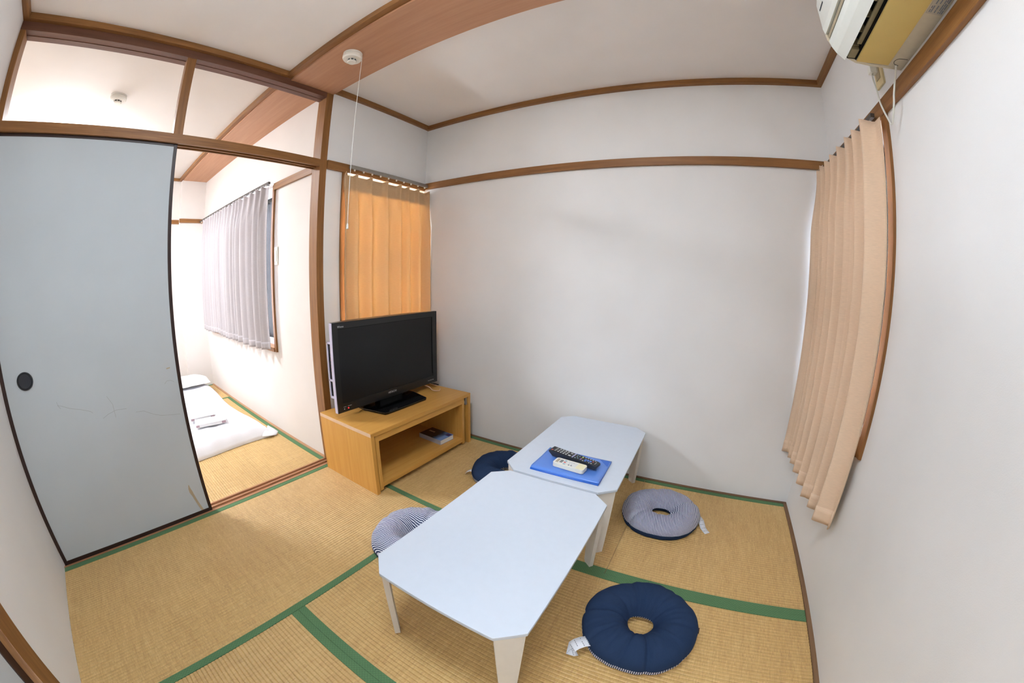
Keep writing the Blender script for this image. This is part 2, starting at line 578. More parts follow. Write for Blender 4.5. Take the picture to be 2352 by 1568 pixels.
# ceiling trim, rails
tn = [0]
def trim(bm, mat, label, **kw):
    tn[0] += 1
    return S('trim_%d' % tn[0], bm, mat, label, 'trim', **kw)
trim(B(0, W, D-0.028, D, 2.262, ZC), 'trim_x', 'brown wooden ceiling cornice along the back wall', bevel=0.002)
trim(B(W-0.028, W, L, D-0.028, 2.262, ZC), 'trim_y', 'brown wooden ceiling cornice above the air conditioner', bevel=0.002)
trim(B(0, 0.028, 1.5465, D-0.028, 2.262, ZC), 'trim_y', 'brown wooden ceiling cornice above the peach curtain', bevel=0.002)
trim(B(0, 0.028, L+0.028, 1.222, 2.262, ZC), 'trim_y', 'brown wooden ceiling cornice above the transom', bevel=0.002)
trim(B(0, W-0.028, L, L+0.028, 2.262, ZC), 'trim_x', 'brown wooden ceiling cornice over the door-side wall', bevel=0.002)
trim(B(0.0, W-0.028, D-0.018, D, 1.788, 1.834), 'trim_x', 'brown wooden wall rail across the back wall', bevel=0.002)
trim(B(W-0.018, W, L, D-0.018, 1.786, 1.838), 'trim_y', 'brown wooden wall rail beneath the air conditioner', bevel=0.002)
trim(B(0.0, 0.016, 1.5465, D-0.018, 1.776, 1.830), 'trim_y', 'brown wooden wall rail behind the curtain track of the peach curtain', bevel=0.002)
# beam (both rooms)
trim(B(0.0, W, 1.252, 1.5455, ZB, ZC), 'beam', 'wide veneered ceiling beam carrying the smoke alarm with cord')
trim(B(0.0, W, 1.222, 1.252, 2.263, ZC), 'trim_x', 'brown moulding along the edge of the wide beam', bevel=0.002)
trim(B(XF+0.10, -PT, 1.245, Y2+0.012, ZB, ZC), 'beam', 'veneered ceiling beam in the bedroom')
trim(B(XF, -PT, 1.215, 1.245, 2.263, ZC), 'trim_x', 'brown moulding along the bedroom beam', bevel=0.002)
# partition framework
trim(B(-PT, 0.004, 1.500, 1.546, -0.05, ZB), 'trim_z', 'brown wooden pillar between sliding door opening and peach curtain', bevel=0.002)
trim(BB((-PT, 0.002, L, 1.500, 2.222, 2.262), (-PT, -0.044, L, 1.5, 2.2195, 2.222)), wood('lintel_wood', (88, 56, 42), (112, 74, 56), 'y'), 'dark brown top lintel of the open transom')
trim(BB((-PT, 0.002, L, 1.500, 1.800, 1.829), (-0.012, 0.002, L, 1.5, 1.785, 1.8), (-0.050, -0.040, L, 1.5, 1.785, 1.8), (-PT, -0.075, L, 1.5, 1.785, 1.8)), 'trim_y', 'grooved wooden head rail over the sliding door')
trim(B(-0.055, 0.001, 0.667, 0.713, 1.829, 2.222), 'trim_z', 'short wooden mullion dividing the open transom', bevel=0.002)
trim(B(-PT, 0.0015, L, L+0.026, 1.829, 2.222), 'trim_z', 'narrow wooden jamb at the left end of the transom', bevel=0.002)
trim(BB((-PT, 0.0, L, 1.5, -0.05, -0.006), (-0.012, 0.0, L, 1.5, -0.006, 0.003), (-0.050, -0.040, L, 1.5, -0.006, 0.003), (-PT, -0.075, L, 1.5, -0.006, 0.003)), 'sill', 'grooved wooden floor sill of the sliding door')

# sliding door
d1 = root('door_1', (-0.025, 0.29, 0), 'pale grey papered sliding door with dark frame and round pull', 'door', kind='structure')
FY0, FY1, FX0, FX1 = -0.130, 0.697, -0.038, -0.014
mk('door_panel', B(FX0+0.003, FX1-0.002, FY0+0.012, FY1-0.012, 0.016, 1.786), 'fusuma', d1)
mk('stile', B(FX0, FX1, FY0, FY0+0.018, -0.004, 1.798), 'dark', d1, bevel=0.002)
mk('stile', B(FX0, FX1, FY1-0.017, FY1, -0.004, 1.798), 'dark', d1, bevel=0.002)
mk('bottom_rail', B(FX0, FX1, FY0+0.018, FY1-0.017, -0.004, 0.021), 'dark', d1, bevel=0.002)
mk('top_rail', B(FX0, FX1, FY0+0.018, FY1-0.017, 1.772, 1.798), 'dark', d1, bevel=0.002)
h = mk('finger_pull', lathe([(0.0365, 0.0), (0.0365, 0.004), (0.031, 0.004), (0.029, 0.001), (0.0, 0.001)][0:4], (FX1-0.002, -0.019, 0.827), 36, 'x'), 'pull', d1)
mk('pull_dish', lathe([(0.029, 0.0), (0.029, 0.0022)], (FX1-0.002, -0.019, 0.827), 36, 'x'), 'pull_in', h)
def ribbon(pts, w, x):
    bm = bmesh.new()
    prev = None
    for i, (y, z, *ww) in enumerate(pts):
        k = ww[0] if ww else w
        a = Vector(pts[min(i+1, len(pts)-1)][:2])-Vector(pts[max(i-1, 0)][:2])
        nrm = Vector((-a.y, a.x)).normalized()*k/2
        q = [bm.verts.new((x, y+nrm.x, z+nrm.y)), bm.verts.new((x, y-nrm.x, z-nrm.y))]
        if prev:
            bm.faces.new((prev[0], prev[1], q[1], q[0]))
        prev = q
    return bm
xs = FX1-0.0014
mk('torn_paper', ribbon([(0.612, 0.180, 0.004), (0.611, 0.160, 0.012), (0.614, 0.140, 0.017), (0.620, 0.118, 0.013), (0.630, 0.075, 0.012), (0.645, 0.021, 0.013)], 0.012, xs), 'stain', d1)
for pts in ([(0.100, 0.705), (0.118, 0.700), (0.152, 0.683), (0.20, 0.668), (0.243, 0.651), (0.251, 0.642)], [(0.293, 0.609), (0.321, 0.622), (0.36, 0.632), (0.41, 0.628)],
            [(0.45, 0.603), (0.488, 0.599), (0.53, 0.575), (0.566, 0.560), (0.61, 0.552), (0.660, 0.545)], [(0.10, 0.72), (0.105, 0.70), (0.112, 0.69)], [(0.612, 0.700), (0.625, 0.712), (0.642, 0.712), (0.660, 0.702)],
            [(0.33, 0.70), (0.35, 0.66), (0.352, 0.60)]):
    mk('scratch', ribbon(pts, 0.0016, xs), 'scratch', d1)
mk('scratch', ribbon([(0.632, 0.768, 0.006), (0.650, 0.770, 0.005)], 0.006, xs), 'stain', d1)

# closed sliding door beside the camera
d2 = root('door_2', (1.35, L-0.03, 0), 'closed pale grey sliding door with brown jamb at the wall end', 'door', kind='structure')
mk('jamb', B(0.845, 0.935, L-0.09, L+0.006, -0.05, 1.83), 'trim_z', d2, bevel=0.002)
mk('stile', B(0.935, 0.972, L-0.045, L-0.015, 0.0, 1.79), 'dark', d2)
mk('door_panel', B(0.972, 1.70, L-0.042, L-0.018, 0.0, 1.79), 'fusuma', d2)
mk('stile', B(1.70, 1.72, L-0.045, L-0.015, 0.0, 1.79), 'dark', d2)
mk('head_rail', B(0.935, 2.50, L-0.09, L+0.004, 1.79, 1.83), 'trim_x', d2)

# right-hand window
w1 = root('window_1', (W, 2.05, 0.6), 'wooden framed window behind the long beige curtain', 'window', kind='structure')
mk('window_jamb', B(W-0.012, W+0.10, 1.668, 1.708, 0.612, 1.786), 'trim_z', w1, bevel=0.002)
mk('window_sill', B(W-0.020, W+0.10, 1.708, 2.404, 0.606, 0.640), 'trim_y', w1, bevel=0.002)
mk('window_jamb', B(W-0.004, W+0.10, 2.385, 2.404, 0.64, 1.786), 'trim_z', w1, bevel=0.002)
for a, b in ((1.708, 2.06), (2.04, 2.385)):
    s_ = mk('sash', BB((W+0.05, W+0.075, a, a+0.03, 0.64, 1.786), (W+0.05, W+0.075, b-0.03, b, 0.64, 1.786), (W+0.05, W+0.075, a+0.03, b-0.03, 0.64, 0.68), (W+0.05, W+0.075, a+0.03, b-0.03, 1.75, 1.786)), 'alu', w1)
    mk('pane', B(W+0.061, W+0.064, a+0.03, b-0.03, 0.68, 1.75), 'glass', s_)
# window behind the peach curtain
w2 = root('window_2', (0, 2.05, 0.6), 'brown framed window behind the peach curtain', 'window', kind='structure')
mk('window_jamb', B(-0.10, 0.012, 1.660, 1.694, 0.60, 1.776), 'trim_z', w2, bevel=0.002)
mk('window_sill', B(-0.10, 0.016, 1.694, 2.404, 0.60, 0.636), 'trim_y', w2, bevel=0.002)
for a, b in ((1.694, 2.06), (2.03, 2.398)):
    s_ = mk('sash', BB((-0.085, -0.06, a, a+0.028, 0.636, 1.786), (-0.085, -0.06, b-0.028, b, 0.636, 1.786), (-0.085, -0.06, a+0.028, b-0.028, 0.636, 0.68), (-0.085, -0.06, a+0.028, b-0.028, 1.76, 1.786), (-0.085, -0.06, a+0.028, b-0.028, 1.215, 1.245)), 'alu', w2)
    mk('pane', B(-0.074, -0.071, a+0.028, b-0.028, 0.68, 1.76), 'glass', s_)

# ------------------------------------------------------------------ bedroom shell
S('wall_bedroom_window', BB((XF-0.1, -2.37, Y2, Y2+0.1, -0.05, 2.42), (-0.63, -0.1, Y2, Y2+0.1, -0.05, 2.42), (-2.37, -0.63, Y2, Y2+0.1, -0.05, 0.655), (-2.37, -0.63, Y2, Y2+0.1, 1.79, 2.42), (-0.1, -PT, Y2, 1.546, -0.05, 2.42)), 'wall_bed', 'white bedroom wall with the grey curtains', 'wall')
S('wall_bedroom_far', BB((XF-0.1, XF, YB, Y2, -0.05, 2.42), (XF, XF+0.10, 1.235, Y2, -0.05, ZB)), 'wall_bed', 'white far wall of the bedroom with a corner column', 'wall')
S('wall_bedroom_near', BB((-PT, 0.0, YB, L-0.1, -0.05, 2.42), (XF-0.1, 0.0, YB-0.1, YB, -0.05, 2.42)), 'wall_bed', 'white bedroom walls beyond the sliding door', 'wall')
S('ceiling.001', B(XF, -PT, YB, Y2, ZC, 2.40), M['wall_bed'], 'white papered bedroom ceiling', 'ceiling')
f2 = S('floor.001', B(XF, -PT, YB, Y2, -0.08, -0.055), 'boards', 'tatami floor of the bedroom', 'floor')
by = Y2-0.02
tatami(f2, -1.93, -PT, by-0.88, by, 'x', ('lo', 'hi'))
tatami(f2, XF+0.10, -1.93, by-0.88, by, 'y', ('lo', 'hi'))
tatami(f2, -1.93, -PT, by-1.76, by-0.88, 'x', ('lo', 'hi'))
tatami(f2, XF+0.02, -1.93, by-1.76, by-0.88, 'y', ('lo', 'hi'))
tatami(f2, XF+0.02, -PT, YB, by-1.76, 'x', ('lo', 'hi'))
S('baseboard_bedroom', B(XF+0.1, -PT, by, Y2, -0.05, 0.006), wood('floor_edge_wood_pale', (160, 118, 84), (184, 142, 106), 'x', 0.6), 'thin brown edge strip under the bedroom curtains', 'trim')
trim(B(-0.63, -PT, Y2-0.016, Y2, 1.762, 1.810), 'trim_x', 'pale wooden wall rail between bedroom window and pillar', bevel=0.002)
trim(B(XF+0.1, XF+0.116, 1.222, Y2, 1.795, 1.838), 'trim_y', 'wooden wall rail on the bedroom corner column', bevel=0.002)
trim(B(XF, XF+0.016, YB, 1.235, 1.795, 1.838), 'trim_y', 'wooden wall rail on the far bedroom wall', bevel=0.002)
trim(B(XF, XF+0.028, YB, 1.215, 2.262, ZC), 'trim_y', 'wooden ceiling cornice on the far bedroom wall', bevel=0.002)
# bedroom side window (behind the grey curtains)
w3 = root('window_3', (-1.53, Y2, 0.63), 'wooden framed bedroom window behind the grey curtains', 'window', kind='structure')
mk('window_jamb', B(-0.648, -0.618, Y2-0.014, Y2+0.1, 0.628, 1.80), 'trim_z', w3, bevel=0.002)
mk('window_jamb', B(-2.40, -2.37, Y2-0.014, Y2+0.1, 0.628, 1.80), 'trim_z', w3, bevel=0.002)
mk('window_sill', B(-2.37, -0.648, Y2-0.02, Y2+0.1, 0.628, 0.658), 'trim_x', w3, bevel=0.002)
for a, b in ((-2.37, -1.50), (-1.56, -0.648)):
    s_ = mk('sash', BB((a, a+0.03, Y2+0.05, Y2+0.075, 0.658, 1.79), (b-0.03, b, Y2+0.05, Y2+0.075, 0.658, 1.79), (a+0.03, b-0.03, Y2+0.05, Y2+0.075, 0.658, 0.70), (a+0.03, b-0.03, Y2+0.05, Y2+0.075, 1.755, 1.79)), 'alu', w3)
    mk('pane', B(a+0.03, b-0.03, Y2+0.061, Y2+0.064, 0.70, 1.755), 'glass', s_)
bl = root('ceiling_lamp', (-1.55, 0.03, ZC), 'round white ceiling lamp with glowing shade in the bedroom', 'lamp')
M['bed_glow'] = plain('bedroom_lamp_glow', (240, 244, 250), 0.5, 0.3, emit=((240, 246, 255), LAMP_BED))
mk('lamp_base', lathe([(0.10, 0.0), (0.10, -0.05)], (-1.55, 0.03, ZC), 40), 'plastic', bl)
mk('lamp_shade', lathe([(0.19, -0.045), (0.235, -0.06), (0.24, -0.09), (0.215, -0.115), (0.12, -0.128), (0.02, -0.13)], (-1.55, 0.03, ZC), 48), 'bed_glow', bl)

# ------------------------------------------------------------------ unseen kitchen put behind the camera to hold a fill lamp
S('floor.002', B(0.2, W+0.1, -2.3, L-0.1, -0.08, 0.0), 'boards', 'board floor of the kitchen behind the sliding door', 'floor')
S('wall_kitchen', BB((0.1, 0.2, -2.3, L-0.1, 0, 2.3), (W+0.0, W+0.1, -2.3, L-0.1, 0, 2.3), (0.1, W+0.1, -2.4, -2.3, 0, 2.3)), 'kitchen', 'white kitchen walls behind the camera', 'wall')
S('ceiling.002', B(0.1, W+0.1, -2.4, L-0.1, 2.3, 2.4), 'kitchen', 'white kitchen ceiling', 'ceiling')
kl = root('ceiling_lamp', (1.42, 0.72, ZC), 'round white ceiling lamp with glowing shade above the sitting room', 'lamp')
M['shade_glow'] = plain('frosted_shade_glow', (240, 240, 240), 0.5, 0.3, emit=((246, 248, 250), LAMP*0.42))
M['lamp_glow'] = plain('lamp_diffuser_glow', (240, 244, 250), 0.5, 0.3, emit=((224, 240, 255), LAMP))
mk('lamp_base', lathe([(0.10, 0.0), (0.10, -0.04)], (1.42, 0.72, ZC), 40), 'plastic', kl)
mk('lamp_shade', lathe([(0.12, -0.03), (0.245, -0.055), (0.25, -0.115), (0.242, -0.115), (0.238, -0.06), (0.12, -0.04)], (1.42, 0.72, ZC), 48), 'shade_glow', kl)
mk('lamp_diffuser', lathe([(0.236, -0.095), (0.236, -0.104), (0.15, -0.112), (0.02, -0.114)], (1.42, 0.72, ZC), 48), 'lamp_glow', kl)

kl = root('ceiling_lamp', (2.0, -1.0, 2.30), 'flat square fill lamp added in the unseen kitchen to brighten the sitting room', 'lamp')  # added lamp, fills the sitting room from behind the camera
M['kitchen_fill'] = plain('kitchen_fill_glow', (245, 245, 245), 0.5, 0.3, emit=((244, 249, 255), 30.0))
mk('lamp_base', B(1.70, 2.30, -1.3, -0.7, 2.27, 2.30), 'plastic', kl, bevel=0.004)
mk('lamp_diffuser', B(1.72, 2.28, -1.28, -0.72, 2.235, 2.27), 'kitchen_fill', kl, bevel=0.006)

# unseen neighbour wall, added to cut the daylight at the side window
S('wall_daylight_block', B(W+1.5, W+1.65, 0.0, 4.6, -2.0, 3.0), 'concrete', 'unseen grey neighbour wall added to dim the side window', 'wall')

# ------------------------------------------------------------------ low folding tables
TW, TL, TH, CX, CY = 0.510, 0.752, 0.330, 0.064, 0.056
def make_table(name, label, loc):
    t = root(name, loc, label, 'table', 'low white folding tables')
    a, b = TW/2, TL/2
    poly = [(-a+CX, -b), (a-CX, -b), (a, -b+CY), (a, b-CY), (a-CX, b), (-a+CX, b), (-a, b-CY), (-a, -b+CY)]
    mk('tabletop', prism(poly, TH-0.012, TH, 'xy'), 'white_lam', t, world=False, bevel=0.0025)
    for sx in (-1, 1):
        for sy in (-1, 1):
            mid = Vector((sx*(a-CX/2), sy*(b-CY/2)))
            u = Vector((sx*CX, -sy*CY)).normalized()
            nrm = Vector((-sx*CY, -sy*CX)).normalized()
            c0 = mid+nrm*0.014
            bm = bmesh.new()
            prof = [(-0.040, TH-0.0122), (-0.022, 0.012), (-0.014, 0.0), (0.022, 0.0), (0.040, TH-0.0122)]
            fr = [bm.verts.new((c0.x+u.x*p-nrm.x*0.009, c0.y+u.y*p-nrm.y*0.009, z)) for p, z in prof]
            bk = [bm.verts.new((c0.x+u.x*p+nrm.x*0.009, c0.y+u.y*p+nrm.y*0.009, z)) for p, z in prof]
            bm.faces.new(fr)
            bm.faces.new(bk[::-1])
            for i in range(5):
                j = (i+1) % 5
                bm.faces.new((fr[i], fr[j], bk[j], bk[i]))
            lg = mk('leg', bm, 'white_leg', t, world=False)
            hc = c0+nrm*0.024+u*0.008
            mk('hinge', B(hc.x-0.011, hc.x+0.011, hc.y-0.011, hc.y+0.011, TH-0.052, TH-0.0122), 'hinge', lg, world=False, bevel=0.002)
    return t
t1 = make_table('low_table', 'empty low white table with cut corners beside the denim cushion with long label', (1.428, 1.226, 0))
t2 = make_table('low_table', 'low white table against the wall carrying blue folder and remotes', (1.434, 1.992, 0))

# ------------------------------------------------------------------ TV stand
SX0, SX1, SY0, SY1, SH = 0.036, 0.516, 1.443, 2.306, 0.363
ts = root('tv_stand', (0.276, 1.87, 0), 'low beech veneer television stand with open shelf in the corner', 'tv stand')
mk('top_board', B(SX0, SX1, SY0, SY1, SH-0.021, SH), 'pale_y', ts, bevel=0.0012)
mk('top_edge_band', B(SX0+0.002, SX1-0.002, SY0-0.0012, SY0, SH-0.0205, SH-0.0008), plain('pale_edge_band', (222, 190, 158), 0.5, 0.4), ts)
mk('side_panel', B(SX0, SX1, SY0, SY0+0.023, 0, SH-0.021), 'pale_z', ts, bevel=0.001)
mk('side_panel', B(SX0, SX1, SY1-0.023, SY1, 0, SH-0.021), 'pale_z', ts, bevel=0.001)
X1 = SX1-0.006
mk('shelf_board', B(SX0+0.02, X1, 1.497, 2.220, 0.028, 0.056), 'pale_y', ts, bevel=0.001)
mk('inner_side', B(SX0+0.02, X1, 1.474, 1.497, 0.012, 0.3415), 'pale_z', ts, bevel=0.001)
mk('inner_side', B(SX0+0.02, X1, 2.220, 2.244, 0.012, 0.3415), 'pale_z', ts, bevel=0.001)
mk('inner_top', B(SX0+0.02, X1, 1.497, 2.220, 0.304, 0.3415), 'pale_y', ts, bevel=0.001)
mk('back_panel', B(SX0+0.02, SX0+0.028, 1.497, 2.220, 0.076, 0.304), 'pale_y', ts)
mk('hinge_plate', BB((X1-0.03, X1-0.004, 2.262, 2.283, 0.285, 0.336), (X1-0.018, X1-0.006, 2.252, 2.264, 0.296, 0.318)), 'rail', ts, bevel=0.002)

# book on the shelf
bk = root('paperback_book', (0.362, 2.118, 0.0564), 'thick paperback book lying on the open shelf of the television stand', 'book', rz=math.radians(-3))
mk('page_block', B(-0.098, 0.098, -0.062, 0.062, 0.001, 0.030), 'paper', bk, world=False)
mk('cover', BB((-0.100, 0.100, -0.064, 0.064, 0.030, 0.0315), (-0.100, 0.100, -0.064, 0.064, 0.0, 0.001)), 'cover', bk, world=False)
mk('spine', B(-0.100, 0.100, -0.0655, -0.064, 0.0, 0.0315), plain('grey_spine', (176, 172, 176), 0.35, 0.4), bk, world=False)
mk('cover_badge', B(0.060, 0.096, 0.020, 0.056, 0.0315, 0.0318), plain('navy_badge', (24, 30, 92), 0.3, 0.4), bk, world=False)
mk('cover_title', text_bm('書', 0.03, lambda x, y, h: (-0.04+x, 0.02+y, 0.0317+h), 0.0001) if False else BB(*[(-0.075+0.013*i, -0.066+0.013*i, 0.005, 0.020, 0.0315, 0.0318) for i in range(4)]), plain('gold_print', (190, 150, 96), 0.4, 0.4), bk, world=False)

# ------------------------------------------------------------------ television
TX, TY0, TY1, TZ0, TZ1 = 0.246, 1.440, 2.277, 0.406, 0.903
tv = root('television', (0.26, 1.86, SH), 'black flat television with silver side on the wooden stand', 'television')
SYa, SYb, SZa, SZb = 1.475, 2.234, 0.455, 0.868
bm = BB((TX-0.022, TX, TY0, SYa, TZ0, TZ1), (TX-0.022, TX, SYb, TY1, TZ0, TZ1), (TX-0.022, TX, SYa, SYb, SZb, TZ1), (TX-0.022, TX, SYa, SYb, TZ0, SZa))
bz = mk('bezel', bm, 'tv_black', tv)
mk('screen', B(TX-0.02, TX-0.003, SYa, SYb, SZa, SZb), 'tv_screen', tv)
mk('screen_groove', BB((TX-0.003, TX+0.0002, SYa, SYb, SZb-0.003, SZb), (TX-0.003, TX+0.0002, SYb-0.004, SYb, SZa+0.02, SZb)), 'tv_groove', tv)
mk('back_cover', prism([(TX-0.022, TY0+0.002), (TX-0.022, TY1-0.002), (TX-0.055, TY1-0.02), (TX-0.095, TY1-0.16), (TX-0.095, TY0+0.16), (TX-0.055, TY0+0.02)], TZ0+0.004, TZ1-0.004, 'xy'), 'tv_black', tv)
mk('side_edge', B(TX-0.024, TX-0.0015, TY0-0.004, TY0, TZ0+0.001, TZ1-0.001), 'tv_side', tv, bevel=0.001)
sp = mk('port_frame', BB((TX-0.060, TX-0.024, TY0-0.002, TY0+0.03, 0.79, 0.80), (TX-0.060, TX-0.024, TY0-0.002, TY0+0.03, 0.585, 0.595), (TX-0.060, TX-0.054, TY0-0.002, TY0+0.03, 0.50, 0.80), (TX-0.056, TX-0.024, TY0-0.002, TY0+0.03, 0.488, 0.50)), 'tv_side', tv)
mk('port_recess', B(TX-0.054, TX-0.024, TY0+0.004, TY0+0.028, 0.50, 0.79), 'tv_groove', sp)
mk('port_print', BB(*[(TX-0.036, TX-0.030, TY0+0.003, TY0+0.004, 0.62+0.02*i, 0.626+0.02*i) for i in range(7)]), plain('orange_print', (210, 120, 90), 0.5, 0.3), sp)
mk('neck', B(TX-0.07, TX-0.02, 1.76, 1.95, SH+0.012, TZ0+0.06), 'tv_gloss', tv)
mk('base_plate', prism([(0.150, 1.648), (0.215, 1.640), (0.372, 1.672), (0.378, 1.69), (0.378, 2.012), (0.370, 2.028), (0.215, 2.066), (0.150, 2.058)], SH+0.0006, SH+0.014, 'xy'), 'tv_gloss', tv, bevel=0.003)
mk('lettering', text_bm('Wooo', 0.0155, lambda x, y, h: (TX+0.0004+h, 1.494+x, 0.8745+y)), 'silver', bz)
mk('lettering', text_bm('HITACHI', 0.0175, lambda x, y, h: (TX+0.0004+h, 1.850+x, 0.431+y)), 'silver', bz)
mk('standby_lamp', lathe([(0.0032, 0), (0.0032, 0.0008)], (TX, 1.511, 0.424), 14, 'x'), 'led_red', tv)
mk('power_lamp', lathe([(0.0030, 0), (0.0030, 0.0008)], (TX, 1.483, 0.424), 14, 'x'), 'led_white', tv)
mk('small_print', BB(*[(TX, TX+0.0004, a, a+w, 0.4345, 0.4365) for a, w in ((1.478, 0.010), (1.490, 0.006), (1.508, 0.008), (1.518, 0.016))]), 'silver', tv)
mk('small_print', BB(*[(TX, TX+0.0004, a, a+w, 0.428, 0.431) for a, w in ((2.180, 0.010), (2.194, 0.008), (2.206, 0.014), (2.226, 0.012))]), 'silver', tv)
mk('power_cable', tube([(0.17, 2.10, 0.45), (0.12, 2.24, 0.40), (0.13, 2.285, SH+0.008), (0.19, 2.295, SH+0.008), (0.235, 2.303, SH+0.008)], 0.0035, 8, 6), 'cable_black', tv, smooth=True)
mk('aerial_cable', tube([(0.19, 2.12, 0.42), (0.24, 2.19, 0.385), (0.285, 2.185, SH+0.006), (0.325, 2.205, SH+0.006), (0.300, 2.245, SH+0.006)], 0.0028, 8, 6), 'cable_pink', tv, smooth=True)
mk('aerial_cable', tube([(0.18, 2.20, 0.40), (0.18, 2.275, SH+0.012), (0.24, 2.285, SH+0.006), (0.20, 2.30, SH+0.004), (0.14, 2.30, SH+0.006)], 0.0028, 8, 6), 'cable_pink', tv, smooth=True)

# ------------------------------------------------------------------ ring cushions
def cushion(name, loc, top, under, label, rz, creases, R=0.200, hole=0.043, H=0.090, stripe_dir=0.0):
    c = root(name, loc, label, 'cushion', 'ring cushions around the tables', rz=rz)
    NU, NV = 192, 24
    zs = 0.030
    def prof(th, s, upper):
        # s 0 = inner seam, 1 = outer seam
        cr = 0.0; rr = 0.0
        for a, w, dp in creases:
            dd = (th-a+PI) % (2*PI)-PI
            g = math.exp(-(dd/w)**2)
            cr += dp*g
            rr += 0.5*dp*g
        pk = 0.018*math.sin(13*th+1.3)+0.014*math.sin(23*th+0.4)+0.01*math.sin(7*th)
        ro = R*(1+0.02*math.sin(2*th+0.7)+0.012*math.sin(5*th)-0.11*rr+0.003*math.sin(17*th))
        ri = hole*(1+0.05*math.sin(3*th)+0.05*math.sin(2*th+1))
        r = ri+(ro-ri)*(0.5-0.5*math.cos(PI*s))
        q = abs(2*(r-ri)/(ro-ri)-1)
        inner = r < (ri+ro)/2
        b = max(0.0, 1-q**2.3)**(1.05 if inner else 0.52)
        bend = 1-cr*(0.35+0.65*abs(2*s-1))
        if upper:
            z = zs+(H-zs)*b*bend*(1+pk*4.0*(1-0.85*b))
            z += 0.005*b*noise.noise(Vector((r*math.cos(th)*14, r*math.sin(th)*14, loc[0]*3)))+0.002*b*noise.noise(Vector((r*30, th*14, loc[1]*3)))
            if s in (0, 1):
                z = zs
        else:
            z = max(0.0, zs-0.062*b*(1+pk))
        return Vector((r*math.cos(th), r*math.sin(th), z))
    for nm, upper, mat in (('top_cover', True, top), ('under_cover', False, under)):
        bm = bmesh.new()
        uvl = bm.loops.layers.uv.new('UVMap')
        V = [[bm.verts.new(prof(2*PI*i/NU, j/NV, upper)) for j in range(NV+1)] for i in range(NU)]
        ca, sa = math.cos(stripe_dir), math.sin(stripe_dir)
        for i in range(NU):
            for j in range(NV):
                f = bm.faces.new((V[i][j], V[(i+1) % NU][j], V[(i+1) % NU][j+1], V[i][j+1]))
                for lp in f.loops:
                    p = lp.vert.co
                    r = math.hypot(p.x, p.y)
                    k = 1.0+0.12*max(0, (r-0.13)/0.07)**2
                    lp[uvl].uv = ((p.x*ca+p.y*sa)*k, (-p.x*sa+p.y*ca)*k)
        mk(nm, bm, mat, c, smooth=True, world=False)
    return c, prof

def label_strip(c, path, w, name='care_label', lines=True):
    """a thin woven label following a path of (x, y, z) points, width w sideways"""
    pts = [Vector(p) for p in path]
    bm = bmesh.new()
    prev = None
    for i, p in enumerate(pts):
        d = pts[min(i+1, len(pts)-1)]-pts[max(i-1, 0)]
        sd = Vector((-d.y, d.x, 0)).normalized()*w/2
        q = [bm.verts.new(p+sd), bm.verts.new(p-sd)]
        if prev:
            bm.faces.new((prev[0], prev[1], q[1], q[0]))
        prev = q
    o = mk(name, bm, 'tag', c, smooth=True, world=False)
    md = o.modifiers.new('thickness', 'SOLIDIFY')
    md.thickness = 0.0006
    if lines:
        bm = bmesh.new()
        for k in range(1, len(pts)-1):
            p, d = pts[k], (pts[k+1]-pts[k-1]).normalized()
            sd = Vector((-d.y, d.x, 0)).normalized()
            up_ = d.cross(sd)
            up_ = up_ if up_.z > 0 else -up_
            for m in range(-2, 3):
                if (k*5+m*3) % 7 == 0:
                    continue
                q = p+sd*(m*w*0.17)+up_*0.0008
                a, b = d*(0.0010 if k > 1 else 0.002), sd*(w*0.065)
                bm.faces.new([bm.verts.new(q+v) for v in (-a-b, a-b, a+b, -a+b)])
        mk('label_print', bm, 'print', o, world=False)
    return o

c4, p4 = cushion('ring_cushion', (1.925, 1.300, 0), 'navy', 'stripe', 'navy denim ring cushion with white label and brown tab on open tatami', 0, [(math.radians(186), 0.06, 0.55), (math.radians(2), 0.08, 0.20), (math.radians(116), 0.07, 0.22), (math.radians(262), 0.045, 0.22), (math.radians(290), 0.045, 0.36), (math.radians(225), 0.045, 0.18), (math.radians(330), 0.05, 0.12), (math.radians(60), 0.06, 0.10)])
label_strip(c4, [(-0.128, -0.132, 0.034), (-0.142, -0.144, 0.043), (-0.156, -0.158, 0.048), (-0.170, -0.172, 0.046), (-0.180, -0.182, 0.036), (-0.183, -0.187, 0.024), (-0.176, -0.183, 0.015), (-0.166, -0.174, 0.012)], 0.043)
mk('brown_tab', B(0.186, 0.206, 0.028, 0.052, 0.028, 0.032), 'brown_tab', c4, world=False, bevel=0.001)
c3, p3 = cushion('ring_cushion', (1.868, 2.028, 0), 'stripe', 'navy', 'striped navy and white ring cushion with hanging white label by the back wall', 0, [(math.radians(30), 0.08, 0.55), (math.radians(172), 0.07, 0.48), (math.radians(110), 0.10, 0.22), (math.radians(228), 0.045, 0.30), (math.radians(300), 0.05, 0.14), (math.radians(265), 0.05, 0.10)], R=0.198, H=0.088, hole=0.044, stripe_dir=math.radians(6))
label_strip(c3, [(0.184, 0.030, 0.030), (0.198, 0.026, 0.030), (0.210, 0.016, 0.022), (0.218, -0.002, 0.012), (0.226, -0.022, 0.006), (0.238, -0.040, 0.004), (0.250, -0.054, 0.002)], 0.030)
c1, p1 = cushion('ring_cushion', (0.953, 1.290, 0), 'stripe', 'navy', 'striped navy and white ring cushion half hidden behind the empty table', 0, [(math.radians(100), 0.12, 0.18), (math.radians(182), 0.10, 0.06), (math.radians(330), 0.2, 0.2)], stripe_dir=math.radians(100), H=0.096)
c2, p2 = cushion('ring_cushion', (0.970, 2.042, 0), 'navy', 'stripe', 'navy denim ring cushion between the television stand and the far table', 0, [(math.radians(100), 0.10, 0.20), (math.radians(300), 0.12, 0.2)], R=0.206, H=0.092)
